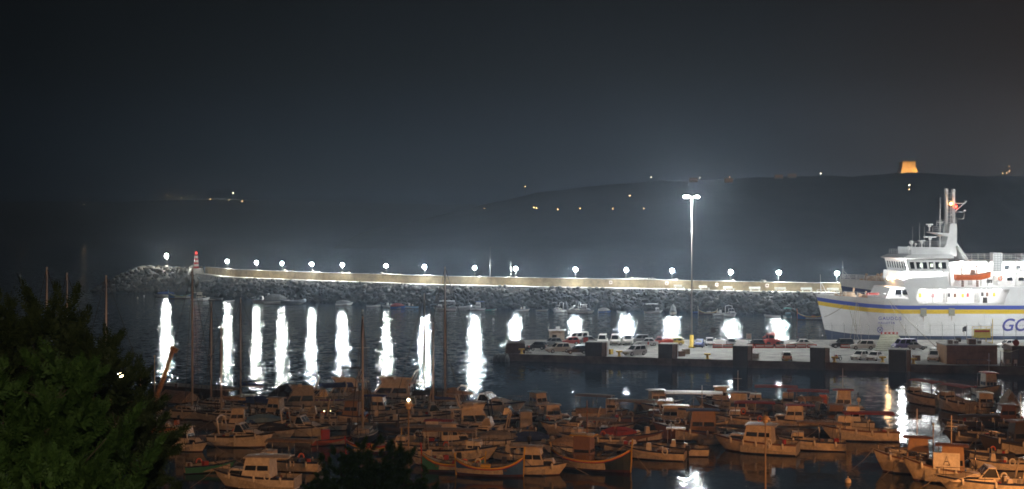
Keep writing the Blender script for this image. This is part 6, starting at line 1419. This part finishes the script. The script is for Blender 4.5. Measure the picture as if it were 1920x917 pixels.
# ------------------------------------------------------------------ trees
def leafmat(name, col, tr):
    m = bpy.data.materials.new(name); m.use_nodes = True; nt = m.node_tree; b = nt.nodes['Principled BSDF']; b.inputs['Roughness'].default_value = .6; b.inputs['Specular IOR Level'].default_value = .25
    oi = nt.nodes.new('ShaderNodeNewGeometry'); r = nt.nodes.new('ShaderNodeValToRGB'); c = r.color_ramp.elements
    c[0].color = (col[0] * .6, col[1] * .7, col[2] * .6, 1); c[1].color = (col[0] * 1.5, col[1] * 1.35, col[2] * 1.1, 1)
    nt.links.new(oi.outputs['Random Per Island'], r.inputs[0]); nt.links.new(r.outputs[0], b.inputs['Base Color'])
    t = nt.nodes.new('ShaderNodeBsdfTranslucent'); nt.links.new(r.outputs[0], t.inputs[0]); mx = nt.nodes.new('ShaderNodeMixShader'); mx.inputs[0].default_value = tr
    nt.links.new(b.outputs[0], mx.inputs[1]); nt.links.new(t.outputs[0], mx.inputs[2]); nt.links.new(mx.outputs[0], nt.nodes['Material Output'].inputs[0])
    return m
LEAF = leafmat('tamarisk_leaf', (.055, .105, .03), .35); LEAFD = leafmat('dark_leaf', (.045, .06, .028), .25)
BARK = mat('bark', (.09, .065, .045), .9, var=.4)
def tree(name, lab, x, y, h, lobes, n, leaf, mt, seed, trunk=.16, cat='tree', up=.5, base=None, plume=1.0):
    """lobes: (dx, dy, z, radius); sprigs of pointed leaflets fill each lobe, denser at its skin"""
    rr = random.Random(seed); z0 = hill_z(x, y) if base is None else base
    t = thing(name, lab, cat, (x, y, z0))
    tb = MB(); tb.path([(0, 0, -.5), (.06, .02, h * .2), (-.05, 0, h * .45)], [trunk * 1.3, trunk, trunk * .75], 8)
    for dx, dy, z, r in lobes:
        tb.path([(-.05, 0, h * .35), (dx * .45, dy * .45, lerp(h * .4, z, .6)), (dx, dy, z)], [trunk * .55, trunk * .38, trunk * .12], 6)
        for k in range(5):
            a = Vector((rr.gauss(0, 1), rr.gauss(0, 1), rr.gauss(.3, 1))).normalized() * r * .8; tb.tube((dx, dy, z), (dx + a.x, dy + a.y, z + a.z), trunk * .12, 4, trunk * .04)
    tb.build('trunk', BARK, t)
    cb = MB(); tot = sum(l[3] ** 2 for l in lobes); per = 26
    def sprig(p, ax, ln, lf):
        sd = ax.cross(Vector((rr.gauss(0, 1), rr.gauss(0, 1), rr.gauss(0, 1)))).normalized()
        for j in range(6):
            u = j / 5; b = p + ax * ln * u; w = lf * (1.05 - .7 * u) * rr.uniform(.8, 1.2)
            for s in (-1, 1):
                dv = (sd * s + ax * .8).normalized(); wv = ax.cross(dv).cross(dv).normalized() * w * .2
                i0 = cb.add([b, b + dv * w * .5 + wv, b + dv * w, b + dv * w * .5 - wv]); cb.face((i0, i0 + 1, i0 + 2, i0 + 3))
    for dx, dy, z, r in lobes:
        for k in range(max(4, int(n * r * r / tot / per))):             # plumes: a twig set with sprigs
            d = Vector((rr.gauss(0, 1), rr.gauss(0, 1), rr.gauss(0, 1))).normalized(); q = r * rr.uniform(.2, .95) ** .5
            p = Vector((dx, dy, z)) + d * q; ax = (d * .6 + Vector((rr.gauss(0, .35), rr.gauss(0, .35), up + .2 + rr.gauss(0, .3)))).normalized()
            pl = r * rr.uniform(.42, .8) * plume
            for j in range(per):
                u = (j + rr.random()) / per; o_ = Vector((rr.gauss(0, 1), rr.gauss(0, 1), rr.gauss(0, 1))); o_ = (o_ - ax * o_.dot(ax)).normalized()
                sprig(p + ax * pl * u, (ax * (.75 + .5 * u) + o_ * (1 - .6 * u)).normalized(), leaf * rr.uniform(1.6, 2.6) * (1.15 - .65 * u), leaf * (1 - .4 * u))
    cb.build('crown', mt, t)
tree('tamarisk_tree', 'tall dark feathery tree filling the corner in front of the three masts', -9.3, 27, 7.4,
     [(-2.2, .4, 5.9, 1.2), (-.9, .3, 5.5, 1.2), (.2, 0, 4.9, 1.2), (-2.4, 0, 4.6, 1.6), (.1, .5, 4.2, 1.5), (.95, .2, 3.9, .95), (-1.0, .4, 5.0, 1.6), (-1.6, .3, 3, 1.7), (.9, .4, 2.6, 1.4)], 8500, .17, LEAFD, 3)
tree('tamarisk_tree', 'paler green feathery tree growing in front of the tall dark one', -8.2, 22, 5.4,
     [(.3, 0, 4.25, .75), (-.5, -.2, 3.5, 1.0), (.75, 0, 3.1, 1.0), (-1.3, 0, 2.9, 1.0), (0, -.2, 2.4, 1.25), (1.15, 0, 1.5, .8), (-1.5, -.2, 1.7, 1.1), (.4, -.3, 1.2, 1.2)], 8500, .14, LEAF, 8)
tree('tamarisk_tree', 'low feathery sapling with upright sprays in the near corner', -6.6, 17, 3.2,
     [(-.5, 0, 2.5, .6), (.35, 0, 2.2, .6), (-1.1, 0, 1.9, .6), (.0, 0, 1.4, .8), (.8, 0, 1.3, .6)], 2600, .11, LEAF, 15, .09)
tree('olive_bush', 'dark rounded bush below the moored boats', -6.6, 60, 6.8,
     [(-1.3, 0, 4.9, 1.4), (.2, 0, 5.1, 1.5), (1.5, 0, 4.6, 1.4), (-2.1, 0, 3.6, 1.3), (2.2, .2, 3.4, 1.2), (.2, -.4, 3.5, 1.9), (-.3, .2, 2.2, 1.8)], 11000, .15, LEAF, 21, .2, cat='bush', up=0, plume=.6)
tree('olive_bush', 'small dark bush at the bottom edge left of the rounded bush', -9.5, 55, 3.4,
     [(-.4, 0, 2.0, .9), (.5, 0, 1.7, .8), (0, 0, 1.0, .9)], 1400, .13, LEAFD, 27, .1, cat='bush', up=.2)
tree('olive_bush', 'scrubby bush tip at the bottom edge below the wooden fishing boat', 3.9, 55, 3.3,
     [(-.6, 0, 2.1, .7), (.5, 0, 2.0, .6), (1.2, 0, 1.6, .6)], 1200, .12, LEAF, 33, .1, cat='bush', up=.3)
# added lamp behind the viewpoint, out of view, to brighten the near trees
t = thing('street_lamp', 'unseen lamp added behind the viewpoint to light the near trees', 'street lamp', (1.5, -4, 21.2))
mb = MB(); mb.tube((0, 0, 0), (0, 0, 5.2), .06, 6); mb.build('pole', DARK, t)
mb = MB(); mb.ball((0, 0, 5.4), .16, 10, 7); mb.build('lamp', emit('tree_fill_glow', (1, .86, .5), FILL), t)
h = 5.4
ld = bpy.data.lights.new('tree_fill', 'SPOT'); ld.energy = 3600; ld.color = (1, .9, .6); ld.spot_size = R(52); ld.spot_blend = .5; ld.shadow_soft_size = .15  # added narrow beam on the trees, stronger than the globe gives
lo = bpy.data.objects.new('tree_fill_light', ld); COL.objects.link(lo); lo.location = (1.3, -3.7, 26.5)
lo.rotation_euler = (Vector((-9, 23, 17.5)) - lo.location).to_track_quat('-Z', 'Y').to_euler()
haze(HAZE)
